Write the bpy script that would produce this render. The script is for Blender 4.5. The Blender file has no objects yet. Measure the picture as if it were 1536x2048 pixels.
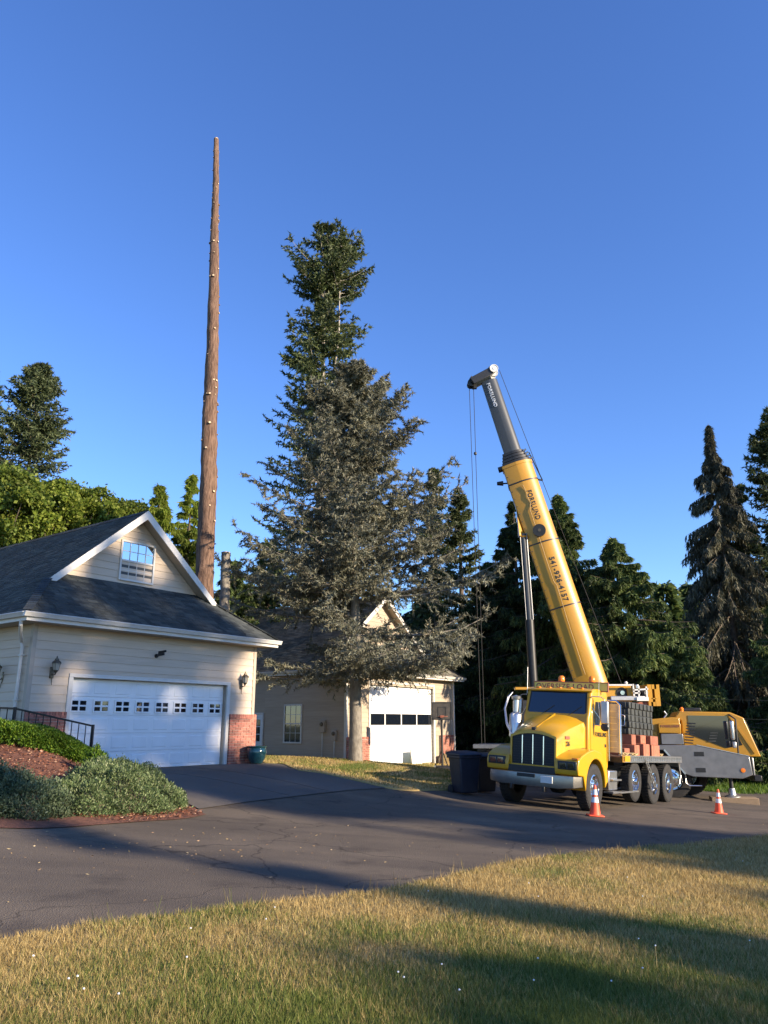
import bpy, bmesh, math, random
import numpy as np
from mathutils import Matrix, Vector
from mathutils.geometry import delaunay_2d_cdt
R = math.radians
scene = bpy.context.scene
COL = scene.collection

# ------------------------------------------------------------ camera, sky, sun, exposure
F_PX, PITCH, EYE = 1538.0, R(15.45), 1.68
cam = bpy.data.cameras.new('camera'); cam_o = bpy.data.objects.new('camera', cam); COL.objects.link(cam_o)
cam_o.location = (0, 0, EYE); cam_o.rotation_euler = (math.pi/2 + PITCH, 0, 0)
cam.sensor_fit = 'VERTICAL'; cam.sensor_height = 32.0; cam.lens = 32.0*F_PX/2048; cam.clip_end = 3000; cam.clip_start = .1
scene.camera = cam_o
SUN_BEAR, SUN_EL = R(119), R(17.5)
world = bpy.data.worlds.new('World'); scene.world = world; world.use_nodes = True
wn = world.node_tree; wn.nodes.clear()
sky = wn.nodes.new('ShaderNodeTexSky'); sky.sky_type = 'NISHITA'; sky.sun_disc = False
sky.sun_elevation = SUN_EL; sky.sun_rotation = SUN_BEAR; sky.air_density = 1.0; sky.dust_density = .05; sky.ozone_density = 4.5; sky.altitude = 60
bg = wn.nodes.new('ShaderNodeBackground'); bg.inputs[1].default_value = .139
wo = wn.nodes.new('ShaderNodeOutputWorld')
hsv = wn.nodes.new('ShaderNodeHueSaturation'); hsv.inputs['Saturation'].default_value = 1.10; hsv.inputs['Hue'].default_value = .5135
wn.links.new(sky.outputs[0], hsv.inputs['Color']); wn.links.new(hsv.outputs[0], bg.inputs[0]); wn.links.new(bg.outputs[0], wo.inputs[0])
sun = bpy.data.lights.new('sun', 'SUN'); sun.energy = 5.0; sun.angle = R(.75); sun.color = (1, .83, .62)
sun_o = bpy.data.objects.new('sun', sun); COL.objects.link(sun_o); sun_o.location = (30, -15, 30)
SUND = Vector((math.sin(SUN_BEAR)*math.cos(SUN_EL), math.cos(SUN_BEAR)*math.cos(SUN_EL), math.sin(SUN_EL)))
sun_o.rotation_euler = SUND.to_track_quat('Z', 'Y').to_euler()
scene.view_settings.view_transform = 'Standard'; scene.view_settings.look = 'None'
scene.view_settings.exposure = 1.15; scene.view_settings.gamma = 1

# ------------------------------------------------------------ pixel helpers (photograph pixels, 1536 x 2048)
def ray(px, py):
    u = px-768; v = 1024-py
    d = np.array([u, F_PX*math.cos(PITCH)-v*math.sin(PITCH), F_PX*math.sin(PITCH)+v*math.cos(PITCH)])
    return d/d[1]
def aty(px, py, Y):
    d = ray(px, py)*Y
    return np.array([d[0], d[1], d[2]+EYE])
TH = R(36.5)
D1 = np.array([math.sin(TH), math.cos(TH)]); N1 = np.array([math.cos(TH), -math.sin(TH)])
G1O = np.array([-7.324, 18.70]); G2O = np.array([-1.584, 33.3])
FLOOR1, FLOOR2 = .61, -.06
def sstep(a, b, x):
    t = np.clip((x-a)/(b-a), 0, 1); return t*t*(3-2*t)
def H(x, y):
    x = np.asarray(x, float); y = np.asarray(y, float)
    h = -.065*np.clip(x, -14, 14)
    lx = (x-G1O[0])*D1[0]+(y-G1O[1])*D1[1]; fr = (x-G1O[0])*N1[0]+(y-G1O[1])*N1[1]
    w = sstep(7.0, 0.2, fr)*sstep(10.5, 5.6, lx)*sstep(-12, -3, lx)
    h = h + (FLOOR1-.012-h)*w
    lin = -(x+3.0)*.894-(y-13.2)*.447
    h = h + .85*np.exp(-.5*(((x+9.3)/3.2)**2+((y-16.3)/2.1)**2))*sstep(.1, 2.2, lin)
    h = h + .26*np.exp(-.5*(((x+1.6)/3.2)**2+((y-30.6)/1.9)**2))
    h = h + .05*np.exp(-.5*((x-1)/6)**2-.5*((y-6.2)/1.8)**2)
    return h
def gp(px, py):
    d = ray(px, py)
    Y = np.arange(2, 90, .02)
    below = EYE+d[2]*Y <= H(d[0]*Y, d[1]*Y)
    i = int(np.argmax(below)) if below.any() else len(Y)-1
    return float(d[0]*Y[i]), float(Y[i])

# ------------------------------------------------------------ materials
MATS = {}
def newmat(name):
    m = bpy.data.materials.new(name); m.use_nodes = True; MATS[name] = m
    return m, m.node_tree, m.node_tree.nodes['Principled BSDF']
def nd(nt, typ, **kw):
    n = nt.nodes.new(typ)
    for k, v in kw.items():
        if k.startswith('i_'): n.inputs[int(k[2:])].default_value = v
        else: setattr(n, k, v)
    return n
def ramp(nt, stops):
    n = nt.nodes.new('ShaderNodeValToRGB'); e = n.color_ramp.elements
    while len(e) < len(stops): e.new(.5)
    for el, (p, c) in zip(e, stops): el.position = p; el.color = (*c, 1)
    return n
def mat(name, c1, c2=None, scale=8, rough=.6, metal=0, bump=0, bscale=60, stretch=(1, 1, 1), rnd=None, spec=.5, coat=0, coord='Object', detail=4, lo=.3, hi=.7):
    m, nt, p = newmat(name); L = nt.links.new
    p.inputs['Roughness'].default_value = rough; p.inputs['Metallic'].default_value = metal
    p.inputs['Specular IOR Level'].default_value = spec
    if coat: p.inputs['Coat Weight'].default_value = coat; p.inputs['Coat Roughness'].default_value = .08
    if c2 is None and rnd is None and not bump:
        p.inputs['Base Color'].default_value = (*c1, 1); return m
    tc = nd(nt, 'ShaderNodeTexCoord'); mp = nd(nt, 'ShaderNodeMapping'); mp.inputs['Scale'].default_value = stretch
    L(tc.outputs[coord], mp.inputs[0])
    nz = nd(nt, 'ShaderNodeTexNoise'); nz.inputs['Scale'].default_value = scale; nz.inputs['Detail'].default_value = detail
    L(mp.outputs[0], nz.inputs['Vector'])
    r = ramp(nt, [(lo, c1), (hi, c2 or c1)]); L(nz.outputs['Fac'], r.inputs[0]); out = r.outputs[0]
    if rnd:
        src = nd(nt, 'ShaderNodeNewGeometry').outputs['Random Per Island'] if rnd[0] == 'island' else nd(nt, 'ShaderNodeObjectInfo').outputs['Random']
        rr = ramp(nt, rnd[1]); L(src, rr.inputs[0])
        mx = nd(nt, 'ShaderNodeMix', data_type='RGBA', blend_type='MULTIPLY'); mx.inputs[0].default_value = 1
        L(out, mx.inputs[6]); L(rr.outputs[0], mx.inputs[7]); out = mx.outputs[2]
    L(out, p.inputs['Base Color'])
    if bump:
        nb = nd(nt, 'ShaderNodeTexNoise'); nb.inputs['Scale'].default_value = bscale; nb.inputs['Detail'].default_value = 5
        L(mp.outputs[0], nb.inputs['Vector'])
        b = nd(nt, 'ShaderNodeBump'); b.inputs['Strength'].default_value = bump; b.inputs['Distance'].default_value = .02
        L(nb.outputs['Fac'], b.inputs['Height']); L(b.outputs[0], p.inputs['Normal'])
    return m
def leafmat(name, stops, trans=.3, gscale=.35, gamp=.5):
    m, nt, p = newmat(name); L = nt.links.new
    g = nd(nt, 'ShaderNodeNewGeometry'); r = ramp(nt, stops); L(g.outputs['Random Per Island'], r.inputs[0])
    nz = nd(nt, 'ShaderNodeTexNoise'); nz.inputs['Scale'].default_value = gscale; nz.inputs['Detail'].default_value = 3
    L(g.outputs['Position'], nz.inputs['Vector'])
    rr = ramp(nt, [(.3, (1-gamp,)*3), (.7, (1+gamp*.4,)*3)]); L(nz.outputs['Fac'], rr.inputs[0])
    mx = nd(nt, 'ShaderNodeMix', data_type='RGBA', blend_type='MULTIPLY'); mx.inputs[0].default_value = 1
    L(r.outputs[0], mx.inputs[6]); L(rr.outputs[0], mx.inputs[7])
    L(mx.outputs[2], p.inputs['Base Color']); p.inputs['Roughness'].default_value = .55; p.inputs['Specular IOR Level'].default_value = .3
    t = nd(nt, 'ShaderNodeBsdfTranslucent'); L(mx.outputs[2], t.inputs[0])
    ms = nd(nt, 'ShaderNodeMixShader'); ms.inputs[0].default_value = trans
    L(p.outputs[0], ms.inputs[1]); L(t.outputs[0], ms.inputs[2])
    L(ms.outputs[0], nt.nodes['Material Output'].inputs[0])
    return m
VAR = ('object', [(0, (.62, .6, .6)), (.5, (1, .95, .92)), (1, (1.3, 1.1, 1.05))])
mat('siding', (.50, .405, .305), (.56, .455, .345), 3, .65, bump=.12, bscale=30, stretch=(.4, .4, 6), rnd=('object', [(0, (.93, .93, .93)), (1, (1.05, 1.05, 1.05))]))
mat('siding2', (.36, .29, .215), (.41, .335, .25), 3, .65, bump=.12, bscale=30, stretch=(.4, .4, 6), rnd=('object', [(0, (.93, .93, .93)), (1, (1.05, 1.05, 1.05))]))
mat('trim', (.54, .52, .475), (.61, .585, .54), 5, .5)
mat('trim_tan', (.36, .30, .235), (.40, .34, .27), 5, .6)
mat('door_white', (.74, .74, .73), (.80, .80, .79), 2.5, .42, bump=.03, bscale=120)
mat('steel_door', (.62, .66, .68), None, rough=.5)
mat('brick', (.30, .115, .085), (.40, .18, .13), 30, .85, bump=.4, bscale=90, rnd=VAR)
mat('brick_far', (.30, .115, .085), (.40, .18, .13), 30, .85, bump=.4, bscale=90, rnd=('island', VAR[1]))
mat('mortar', (.42, .38, .34), (.5, .46, .42), 40, .9, bump=.3)
mat('shingle', (.030, .036, .037), (.055, .062, .062), 1.2, .88, bump=.5, bscale=140, rnd=('island', [(0, (.55, .58, .6)), (.6, (1, 1, 1)), (1, (1.6, 1.55, 1.45))]))
mat('shingle2', (.085, .078, .062), (.14, .125, .10), 1.2, .88, bump=.5, bscale=140, rnd=('island', [(0, (.6, .6, .6)), (.6, (1, 1, 1)), (1, (1.4, 1.4, 1.35))]))
mat('black_iron', (.012, .012, .013), None, rough=.4, metal=.3)
mat('bronze', (.09, .075, .055), (.16, .13, .09), 20, .45, metal=.6)
mat('lamp_glass', (.35, .33, .27), None, rough=.15)
mat('glaze', (.006, .036, .05), (.014, .07, .085), 9, .16, coat=.6)
m, nt, p = newmat('glass'); p.inputs['Base Color'].default_value = (.012, .016, .02, 1); p.inputs['Roughness'].default_value = .03; p.inputs['Specular IOR Level'].default_value = .5; p.inputs['IOR'].default_value = 1.45
m, nt, p = newmat('glass_sky'); p.inputs['Base Color'].default_value = (.55, .6, .62, 1); p.inputs['Metallic'].default_value = 1; p.inputs['Roughness'].default_value = .03
m, nt, p = newmat('windshield'); p.inputs['Base Color'].default_value = (.006, .009, .016, 1); p.inputs['Roughness'].default_value = .04; p.inputs['Specular IOR Level'].default_value = .9; p.inputs['IOR'].default_value = 1.6
mat('screen', (.045, .05, .05), (.06, .065, .065), 300, .6)
mat('yellow', (.56, .295, .004), (.47, .26, .018), 1.6, .38, coat=.3, bump=.03, bscale=5, lo=.42, hi=.8, detail=7)
mat('yellow_crane', (.47, .235, .012), (.38, .20, .028), 1.3, .4, coat=.2, bump=.03, bscale=4, lo=.42, hi=.8, detail=7)
mat('boom_dark', (.030, .036, .042), (.05, .056, .062), 2.0, .42, stretch=(1, 1, .2))
mat('black_paint', (.012, .012, .012), (.02, .02, .02), 8, .45)
mat('rubber', (.014, .014, .014), (.03, .028, .026), 14, .85, bump=.2)
mat('chrome', (.75, .75, .74), None, rough=.14, metal=1)
mat('alu', (.55, .55, .54), (.68, .67, .65), 6, .32, metal=.95, bump=.04)
mat('bumper_metal', (.20, .20, .19), (.30, .29, .27), 3, .28, metal=.9, bump=.06, bscale=6)
mat('alu_dull', (.42, .42, .42), (.55, .54, .52), 6, .45, metal=.85, bump=.05)
mat('grey_paint', (.16, .165, .17), (.22, .22, .225), 4, .38, metal=.3, coat=.2)
mat('white_paint', (.62, .62, .58), (.7, .69, .65), 5, .45)
mat('rod', (.7, .7, .7), None, rough=.12, metal=1)
mat('dark_mesh', (.015, .017, .02), (.03, .032, .036), 200, .55, metal=.4)
mat('deck_wood', (.20, .115, .075), (.32, .20, .14), 12, .8, stretch=(1, 8, 8), bump=.3)
mat('red_timber', (.33, .11, .06), (.44, .17, .10), 10, .75, bump=.3, rnd=('object', [(0, (.7, .7, .7)), (1, (1.1, 1.05, 1))]))
mat('slab', (.026, .029, .027), (.05, .054, .05), 8, .6, bump=.1, rnd=('object', [(0, (.8, .8, .8)), (1, (1.2, 1.2, 1.2))]))
mat('amber', (.85, .22, .02), None, rough=.2)
mat('sign_yellow', (.74, .60, .12), None, rough=.5)
mat('sign_frame', (.30, .10, .06), None, rough=.5)
mat('cone', (.80, .085, .03), (.86, .12, .045), 6, .5)
mat('reflective', (.62, .64, .66), (.75, .76, .78), 20, .35)
mat('bin', (.009, .013, .026), (.016, .022, .038), 6, .5)
mat('bin2', (.01, .011, .013), (.018, .019, .022), 6, .5)
mat('timber', (.22, .15, .085), (.36, .26, .16), 14, .8, stretch=(1, 10, 10), bump=.3)
mat('backboard', (.035, .03, .026), (.075, .065, .055), 6, .4)
mat('blue_board', (.36, .55, .56), (.5, .66, .66), 6, .5)
mat('cardboard', (.42, .30, .13), (.5, .37, .18), 6, .8)
mat('bark_red', (.075, .042, .028), (.20, .122, .082), 7, .95, stretch=(3.2, 3.2, .35), bump=1.6, bscale=16, detail=8, lo=.35, hi=.65)
mat('bark_grey', (.13, .115, .095), (.26, .235, .195), 9, .95, stretch=(1, 1, .5), bump=.8, bscale=26, detail=8)
mat('bark_dark', (.07, .052, .038), (.15, .115, .085), 9, .95, stretch=(1, 1, .4), bump=.6, bscale=20)
mat('bark_pale', (.26, .23, .19), (.42, .38, .33), 9, .95, stretch=(1, 1, .4), bump=.6, bscale=20)
mat('cut_wood', (.55, .42, .26), (.66, .52, .34), 20, .8)
mat('mulch', (.085, .034, .02), (.17, .072, .042), 14, .95, bump=1, bscale=50, rnd=('island', [(0, (.6, .6, .6)), (1, (1.5, 1.4, 1.3))]))
leafmat('chips', [(0, (.06, .02, .012)), (.5, (.17, .062, .033)), (.9, (.28, .13, .075)), (1, (.45, .3, .2))], .05, 2, .3)
leafmat('debris', [(0, (.35, .26, .12)), (.6, (.28, .16, .08)), (1, (.5, .42, .25))], .1, 2, .2)
leafmat('fir', [(0, (.045, .065, .026)), (.5, (.095, .125, .045)), (1, (.165, .185, .075))], .28)
leafmat('fir_far', [(0, (.045, .065, .03)), (.5, (.085, .112, .048)), (1, (.14, .165, .075))], .28)
leafmat('hemlock', [(0, (.036, .064, .023)), (.5, (.088, .134, .038)), (.9, (.165, .21, .058)), (1, (.23, .26, .078))], .3)
leafmat('hemlock_shade_tint', [(0, (.016, .03, .012)), (.6, (.036, .06, .018)), (.93, (.07, .10, .028)), (1, (.17, .21, .06))], .25)  # hemlock greens darkened: the deep shade by the workshop is put into the leaf colour
leafmat('weeping', [(0, (.05, .055, .035)), (.5, (.11, .112, .065)), (1, (.2, .18, .115))], .2)
leafmat('blue_cedar', [(0, (.10, .098, .062)), (.45, (.185, .183, .125)), (.85, (.26, .272, .205)), (1, (.30, .25, .16))], .18, .55, .5)
leafmat('yellow_green', [(0, (.09, .14, .018)), (.5, (.20, .27, .035)), (1, (.33, .37, .065))], .5)
leafmat('maple', [(0, (.075, .12, .018)), (.5, (.165, .23, .035)), (1, (.28, .32, .06))], .5, .6)
leafmat('hedge', [(0, (.03, .075, .008)), (.5, (.085, .17, .014)), (1, (.19, .28, .026))], .3, 1.2, .35)
leafmat('shrub', [(0, (.05, .085, .03)), (.5, (.125, .18, .068)), (.85, (.21, .26, .11)), (1, (.32, .35, .19))], .25, 2.0, .35)
leafmat('shrub_blue', [(0, (.045, .075, .035)), (.5, (.105, .15, .075)), (1, (.2, .24, .14))], .25, 2.0, .35)

def grass_color(nt):
    L = nt.links.new
    g = nd(nt, 'ShaderNodeNewGeometry')
    n1 = nd(nt, 'ShaderNodeTexNoise'); n1.inputs['Scale'].default_value = .62; n1.inputs['Detail'].default_value = 5; n1.inputs['Roughness'].default_value = .62
    L(g.outputs['Position'], n1.inputs['Vector'])
    # straw along the drive's edge and on the worn crest: greener towards the open lawn
    sx = nd(nt, 'ShaderNodeSeparateXYZ'); L(g.outputs['Position'], sx.inputs[0])
    a = nd(nt, 'ShaderNodeMath', operation='MULTIPLY_ADD'); L(sx.outputs[0], a.inputs[0]); a.inputs[1].default_value = -.40; L(sx.outputs[1], a.inputs[2])
    mr = nd(nt, 'ShaderNodeMapRange'); L(a.outputs[0], mr.inputs[0])
    for i, v in ((1, 4.6), (2, 8.0), (3, -.115), (4, .165)): mr.inputs[i].default_value = v
    ad = nd(nt, 'ShaderNodeMath', operation='ADD'); L(n1.outputs['Fac'], ad.inputs[0]); L(mr.outputs[0], ad.inputs[1])
    m3 = nd(nt, 'ShaderNodeMapRange'); L(sx.outputs[1], m3.inputs[0])
    for i, v in ((1, 18), (2, 24), (3, 0), (4, -.12)): m3.inputs[i].default_value = v
    a2 = nd(nt, 'ShaderNodeMath', operation='ADD'); L(ad.outputs[0], a2.inputs[0]); L(m3.outputs[0], a2.inputs[1])
    return g, a2.outputs[0]
def grassmat(name, blades):
    m, nt, p = newmat(name); L = nt.links.new
    g, f = grass_color(nt)
    green = ramp(nt, [(0, (.066, .095, .018)), (.5, (.13, .165, .034)), (1, (.21, .24, .07))])
    dry = ramp(nt, [(0, (.22, .15, .055)), (.5, (.40, .29, .115)), (1, (.58, .45, .21))])
    if blades: s = g.outputs['Random Per Island']
    else:
        n2 = nd(nt, 'ShaderNodeTexNoise'); n2.inputs['Scale'].default_value = 60; n2.inputs['Detail'].default_value = 3; L(g.outputs['Position'], n2.inputs['Vector']); s = n2.outputs['Fac']
    L(s, green.inputs[0]); L(s, dry.inputs[0])
    if blades:   # each blade is either green or straw, more straw where the patch is dry
        h = nd(nt, 'ShaderNodeMath', operation='MULTIPLY'); L(s, h.inputs[0]); h.inputs[1].default_value = 17.31
        fr = nd(nt, 'ShaderNodeMath', operation='FRACT'); L(h.outputs[0], fr.inputs[0])
        s2 = nd(nt, 'ShaderNodeMath', operation='MULTIPLY_ADD'); L(fr.outputs[0], s2.inputs[0]); s2.inputs[1].default_value = .30; L(f, s2.inputs[2])
        f = s2.outputs[0]; lo, hi = .60, .74
    else: lo, hi = .46, .60
    mr = nd(nt, 'ShaderNodeMapRange'); L(f, mr.inputs[0]); mr.inputs[1].default_value = lo; mr.inputs[2].default_value = hi
    mx = nd(nt, 'ShaderNodeMix', data_type='RGBA'); L(mr.outputs[0], mx.inputs[0]); L(green.outputs[0], mx.inputs[6]); L(dry.outputs[0], mx.inputs[7])
    L(mx.outputs[2], p.inputs['Base Color']); p.inputs['Roughness'].default_value = .7; p.inputs['Specular IOR Level'].default_value = .15
    if blades:
        t = nd(nt, 'ShaderNodeBsdfTranslucent'); L(mx.outputs[2], t.inputs[0])
        ms = nd(nt, 'ShaderNodeMixShader'); ms.inputs[0].default_value = .3; L(p.outputs[0], ms.inputs[1]); L(t.outputs[0], ms.inputs[2])
        L(ms.outputs[0], nt.nodes['Material Output'].inputs[0])
grassmat('grass_blade', True); grassmat('lawn', False)
mat('forest_floor', (.05, .075, .02), (.12, .13, .05), .6, .95, bump=.8, bscale=12, detail=8)
def asphalt(name, c0, c1, c2, cracks=False):
    m, nt, p = newmat(name); L = nt.links.new
    g = nd(nt, 'ShaderNodeNewGeometry')
    a = nd(nt, 'ShaderNodeTexNoise'); a.inputs['Scale'].default_value = .35; a.inputs['Detail'].default_value = 6; L(g.outputs['Position'], a.inputs['Vector'])
    b = nd(nt, 'ShaderNodeTexNoise'); b.inputs['Scale'].default_value = 130; b.inputs['Detail'].default_value = 3; L(g.outputs['Position'], b.inputs['Vector'])
    v = nd(nt, 'ShaderNodeTexVoronoi'); v.inputs['Scale'].default_value = 75; L(g.outputs['Position'], v.inputs['Vector'])
    r1 = ramp(nt, [(.3, c0), (.55, c1), (.75, c2)]); L(a.outputs['Fac'], r1.inputs[0])
    r2 = ramp(nt, [(.25, (.55, .55, .55)), (.6, (1, 1, 1)), (.8, (1.7, 1.65, 1.55))]); L(b.outputs['Fac'], r2.inputs[0])
    mx = nd(nt, 'ShaderNodeMix', data_type='RGBA', blend_type='MULTIPLY'); mx.inputs[0].default_value = 1
    L(r1.outputs[0], mx.inputs[6]); L(r2.outputs[0], mx.inputs[7]); out = mx.outputs[2]
    if cracks:
        # oil stains, worn wheel tracks along the drive, and hairline cracks
        n3 = nd(nt, 'ShaderNodeTexNoise'); n3.inputs['Scale'].default_value = 1.7; n3.inputs['Detail'].default_value = 4; L(g.outputs['Position'], n3.inputs['Vector'])
        r3 = ramp(nt, [(.28, (.68, .68, .7)), (.42, (1, 1, 1)), (.62, (1, 1, 1)), (.8, (1.25, 1.22, 1.15))]); L(n3.outputs['Fac'], r3.inputs[0])
        mm = nd(nt, 'ShaderNodeMapping'); mm.inputs['Rotation'].default_value = (0, 0, .35); mm.inputs['Scale'].default_value = (.10, 1.3, 1); L(g.outputs['Position'], mm.inputs[0])
        n4 = nd(nt, 'ShaderNodeTexNoise'); n4.inputs['Scale'].default_value = 1.0; n4.inputs['Detail'].default_value = 3; L(mm.outputs[0], n4.inputs['Vector'])
        r4 = ramp(nt, [(.35, (.84, .84, .85)), (.6, (1.1, 1.09, 1.07))]); L(n4.outputs['Fac'], r4.inputs[0])
        nw = nd(nt, 'ShaderNodeTexNoise'); nw.inputs['Scale'].default_value = 1.2; nw.inputs['Detail'].default_value = 6; L(g.outputs['Position'], nw.inputs['Vector'])
        vm = nd(nt, 'ShaderNodeVectorMath', operation='MULTIPLY_ADD'); L(nw.outputs['Color'], vm.inputs[0]); vm.inputs[1].default_value = (1.3, 1.3, 0); L(g.outputs['Position'], vm.inputs[2])
        ve = nd(nt, 'ShaderNodeTexVoronoi', feature='DISTANCE_TO_EDGE'); ve.inputs['Scale'].default_value = .33; L(vm.outputs[0], ve.inputs['Vector'])
        r5 = ramp(nt, [(.0, (.42, .42, .42)), (.006, (1, 1, 1))]); L(ve.outputs['Distance'], r5.inputs[0])
        for r_ in (r3, r4, r5):
            m2 = nd(nt, 'ShaderNodeMix', data_type='RGBA', blend_type='MULTIPLY'); m2.inputs[0].default_value = 1
            L(out, m2.inputs[6]); L(r_.outputs[0], m2.inputs[7]); out = m2.outputs[2]
    L(out, p.inputs['Base Color'])
    p.inputs['Roughness'].default_value = .9; p.inputs['Specular IOR Level'].default_value = .25
    bp = nd(nt, 'ShaderNodeBump'); bp.inputs['Strength'].default_value = .55; bp.inputs['Distance'].default_value = .012
    L(v.outputs['Distance'], bp.inputs['Height']); L(bp.outputs[0], p.inputs['Normal'])
asphalt('asphalt', (.105, .085, .064), (.142, .114, .084), (.185, .15, .11), cracks=True)
asphalt('concrete', (.115, .099, .083), (.15, .13, .108), (.185, .16, .132))

# ------------------------------------------------------------ mesh helpers
def link(o, parent=None):
    COL.objects.link(o)
    if parent is not None: o.parent = parent
    return o
def tag(o, label=None, cat=None, group=None, kind=None):
    if label: o['label'] = label
    if cat: o['category'] = cat
    if group: o['group'] = group
    if kind: o['kind'] = kind
    return o
MW = {}
def empty(name, mtx, label, cat, group=None):
    o = bpy.data.objects.new(name, None); o.empty_display_size = .2; link(o)
    o.matrix_world = mtx; MW[o.name] = mtx.copy()
    return tag(o, label, cat, group)
def mesh_np(name, V, Fq, matname, parent=None, smooth=False, kind=None):
    """V (n,3); Fq (m,k) equal-sided faces, made fast"""
    me = bpy.data.meshes.new(name); V = np.asarray(V, np.float32); Fq = np.asarray(Fq, np.int32)
    m, k = Fq.shape
    me.vertices.add(len(V)); me.vertices.foreach_set('co', V.ravel())
    me.loops.add(m*k); me.loops.foreach_set('vertex_index', Fq.ravel())
    me.polygons.add(m); me.polygons.foreach_set('loop_start', np.arange(0, m*k, k, dtype=np.int32))
    if smooth: me.polygons.foreach_set('use_smooth', np.ones(m, bool))
    me.update(calc_edges=True); me.materials.append(MATS[matname])
    o = bpy.data.objects.new(name, me); link(o, parent)
    if kind: o['kind'] = kind
    return o
class MB:
    def __init__(s): s.v = []; s.f = []
    def add(s, vs, fs):
        b = len(s.v); s.v += [tuple(map(float, v)) for v in vs]; s.f += [tuple(i+b for i in f) for f in fs]; return s
    def box(s, x0, x1, y0, y1, z0, z1):
        return s.add([(x0, y0, z0), (x1, y0, z0), (x1, y1, z0), (x0, y1, z0), (x0, y0, z1), (x1, y0, z1), (x1, y1, z1), (x0, y1, z1)],
                     [(3, 2, 1, 0), (4, 5, 6, 7), (0, 1, 5, 4), (1, 2, 6, 5), (2, 3, 7, 6), (3, 0, 4, 7)])
    def obox(s, c, ax, ay, az):
        c, ax, ay, az = map(np.array, (c, ax, ay, az)); vs = []
        for k in (-1, 1):
            for i, j in ((-1, -1), (1, -1), (1, 1), (-1, 1)): vs.append(c+ax*i+ay*j+az*k)
        return s.add(vs, [(3, 2, 1, 0), (4, 5, 6, 7), (0, 1, 5, 4), (1, 2, 6, 5), (2, 3, 7, 6), (3, 0, 4, 7)])
    def bar(s, p, q, w, h=None, up=(0, 0, 1)):
        p, q = np.array(p, float), np.array(q, float); d = q-p; l = np.linalg.norm(d); d /= l
        u = np.array(up, float); sd = np.cross(d, u); n_ = np.linalg.norm(sd)
        if n_ < 1e-4: sd = np.cross(d, (1, 0, 0)); n_ = np.linalg.norm(sd)
        sd /= n_; u = np.cross(sd, d)
        return s.obox((p+q)/2, d*l/2, sd*w/2, u*(h or w)/2)
    def cyl(s, p, q, r0, r1=None, n=14, caps=True):
        r1 = r0 if r1 is None else r1
        return s.tube([p, q], [r0, r1], n, caps)
    def tube(s, pts, rad, n=8, caps=True):
        pts = [np.array(p, float) for p in pts]; b = len(s.v)
        if np.isscalar(rad): rad = [rad]*len(pts)
        ref = None
        for i, p in enumerate(pts):
            d = pts[min(i+1, len(pts)-1)]-pts[max(i-1, 0)]; d /= np.linalg.norm(d)+1e-12
            if ref is None:
                ref = np.cross(d, (0, 0, 1)) if abs(d[2]) < .95 else np.cross(d, (1, 0, 0))
            ref = ref-d*(ref@d); ref /= np.linalg.norm(ref)+1e-12
            w = np.cross(d, ref)
            for k in range(n):
                a = 2*math.pi*k/n; s.v.append(tuple(p+(ref*math.cos(a)+w*math.sin(a))*rad[i]))
        for i in range(len(pts)-1):
            for k in range(n):
                a = b+i*n+k; c = b+i*n+(k+1) % n; s.f.append((a, c, c+n, a+n))
        if caps:
            s.f.append(tuple(b+k for k in reversed(range(n)))); e = b+(len(pts)-1)*n; s.f.append(tuple(e+k for k in range(n)))
        return s
    def prism(s, poly, a, b, plane='xz'):
        """poly in a plane, extruded along the remaining axis from a to b"""
        def P(u, v, w): return {'xz': (u, w, v), 'xy': (u, v, w), 'yz': (w, u, v)}[plane]
        n = len(poly); vs = [P(u, v, a) for u, v in poly]+[P(u, v, b) for u, v in poly]
        fs = [tuple(range(n)), tuple(range(2*n-1, n-1, -1))]+[(i, i+n, (i+1) % n+n, (i+1) % n) for i in range(n)]
        return s.add(vs, fs)
    def loft(s, secs, caps=True):
        n = len(secs[0]); b = len(s.v)
        for sec in secs: s.v += [tuple(map(float, v)) for v in sec]
        for i in range(len(secs)-1):
            for k in range(n): s.f.append((b+i*n+k, b+i*n+(k+1) % n, b+(i+1)*n+(k+1) % n, b+(i+1)*n+k))
        if caps: s.f.append(tuple(b+k for k in reversed(range(n)))); s.f.append(tuple(b+(len(secs)-1)*n+k for k in range(n)))
        return s
    def lathe(s, prof, n=24, c=(0, 0, 0), axis='z'):
        b = len(s.v)
        for r, z in prof:
            for k in range(n):
                a = 2*math.pi*k/n; x, y = r*math.cos(a), r*math.sin(a)
                v = {'z': (x, y, z), 'y': (x, z, y), 'x': (z, x, y)}[axis]
                s.v.append((v[0]+c[0], v[1]+c[1], v[2]+c[2]))
        for i in range(len(prof)-1):
            for k in range(n): s.f.append((b+i*n+k, b+i*n+(k+1) % n, b+(i+1)*n+(k+1) % n, b+(i+1)*n+k))
        return s
    def build(s, name, matname, parent=None, smooth=None, bevel=0, seg=2, world=None, kind=None, fix=True):
        v = s.v
        if world is not None:
            inv = MW[world.name].inverted(); v = [tuple(inv @ Vector(q)) for q in v]
        me = bpy.data.meshes.new(name); me.from_pydata(v, [], s.f)
        if fix:
            bm = bmesh.new(); bm.from_mesh(me); bmesh.ops.recalc_face_normals(bm, faces=bm.faces); bm.to_mesh(me); bm.free()
        me.update(); me.materials.append(MATS[matname])
        if smooth:
            me.polygons.foreach_set('use_smooth', np.ones(len(me.polygons), bool)); me.set_sharp_from_angle(angle=R(smooth))
        o = bpy.data.objects.new(name, me); link(o, parent)
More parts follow.
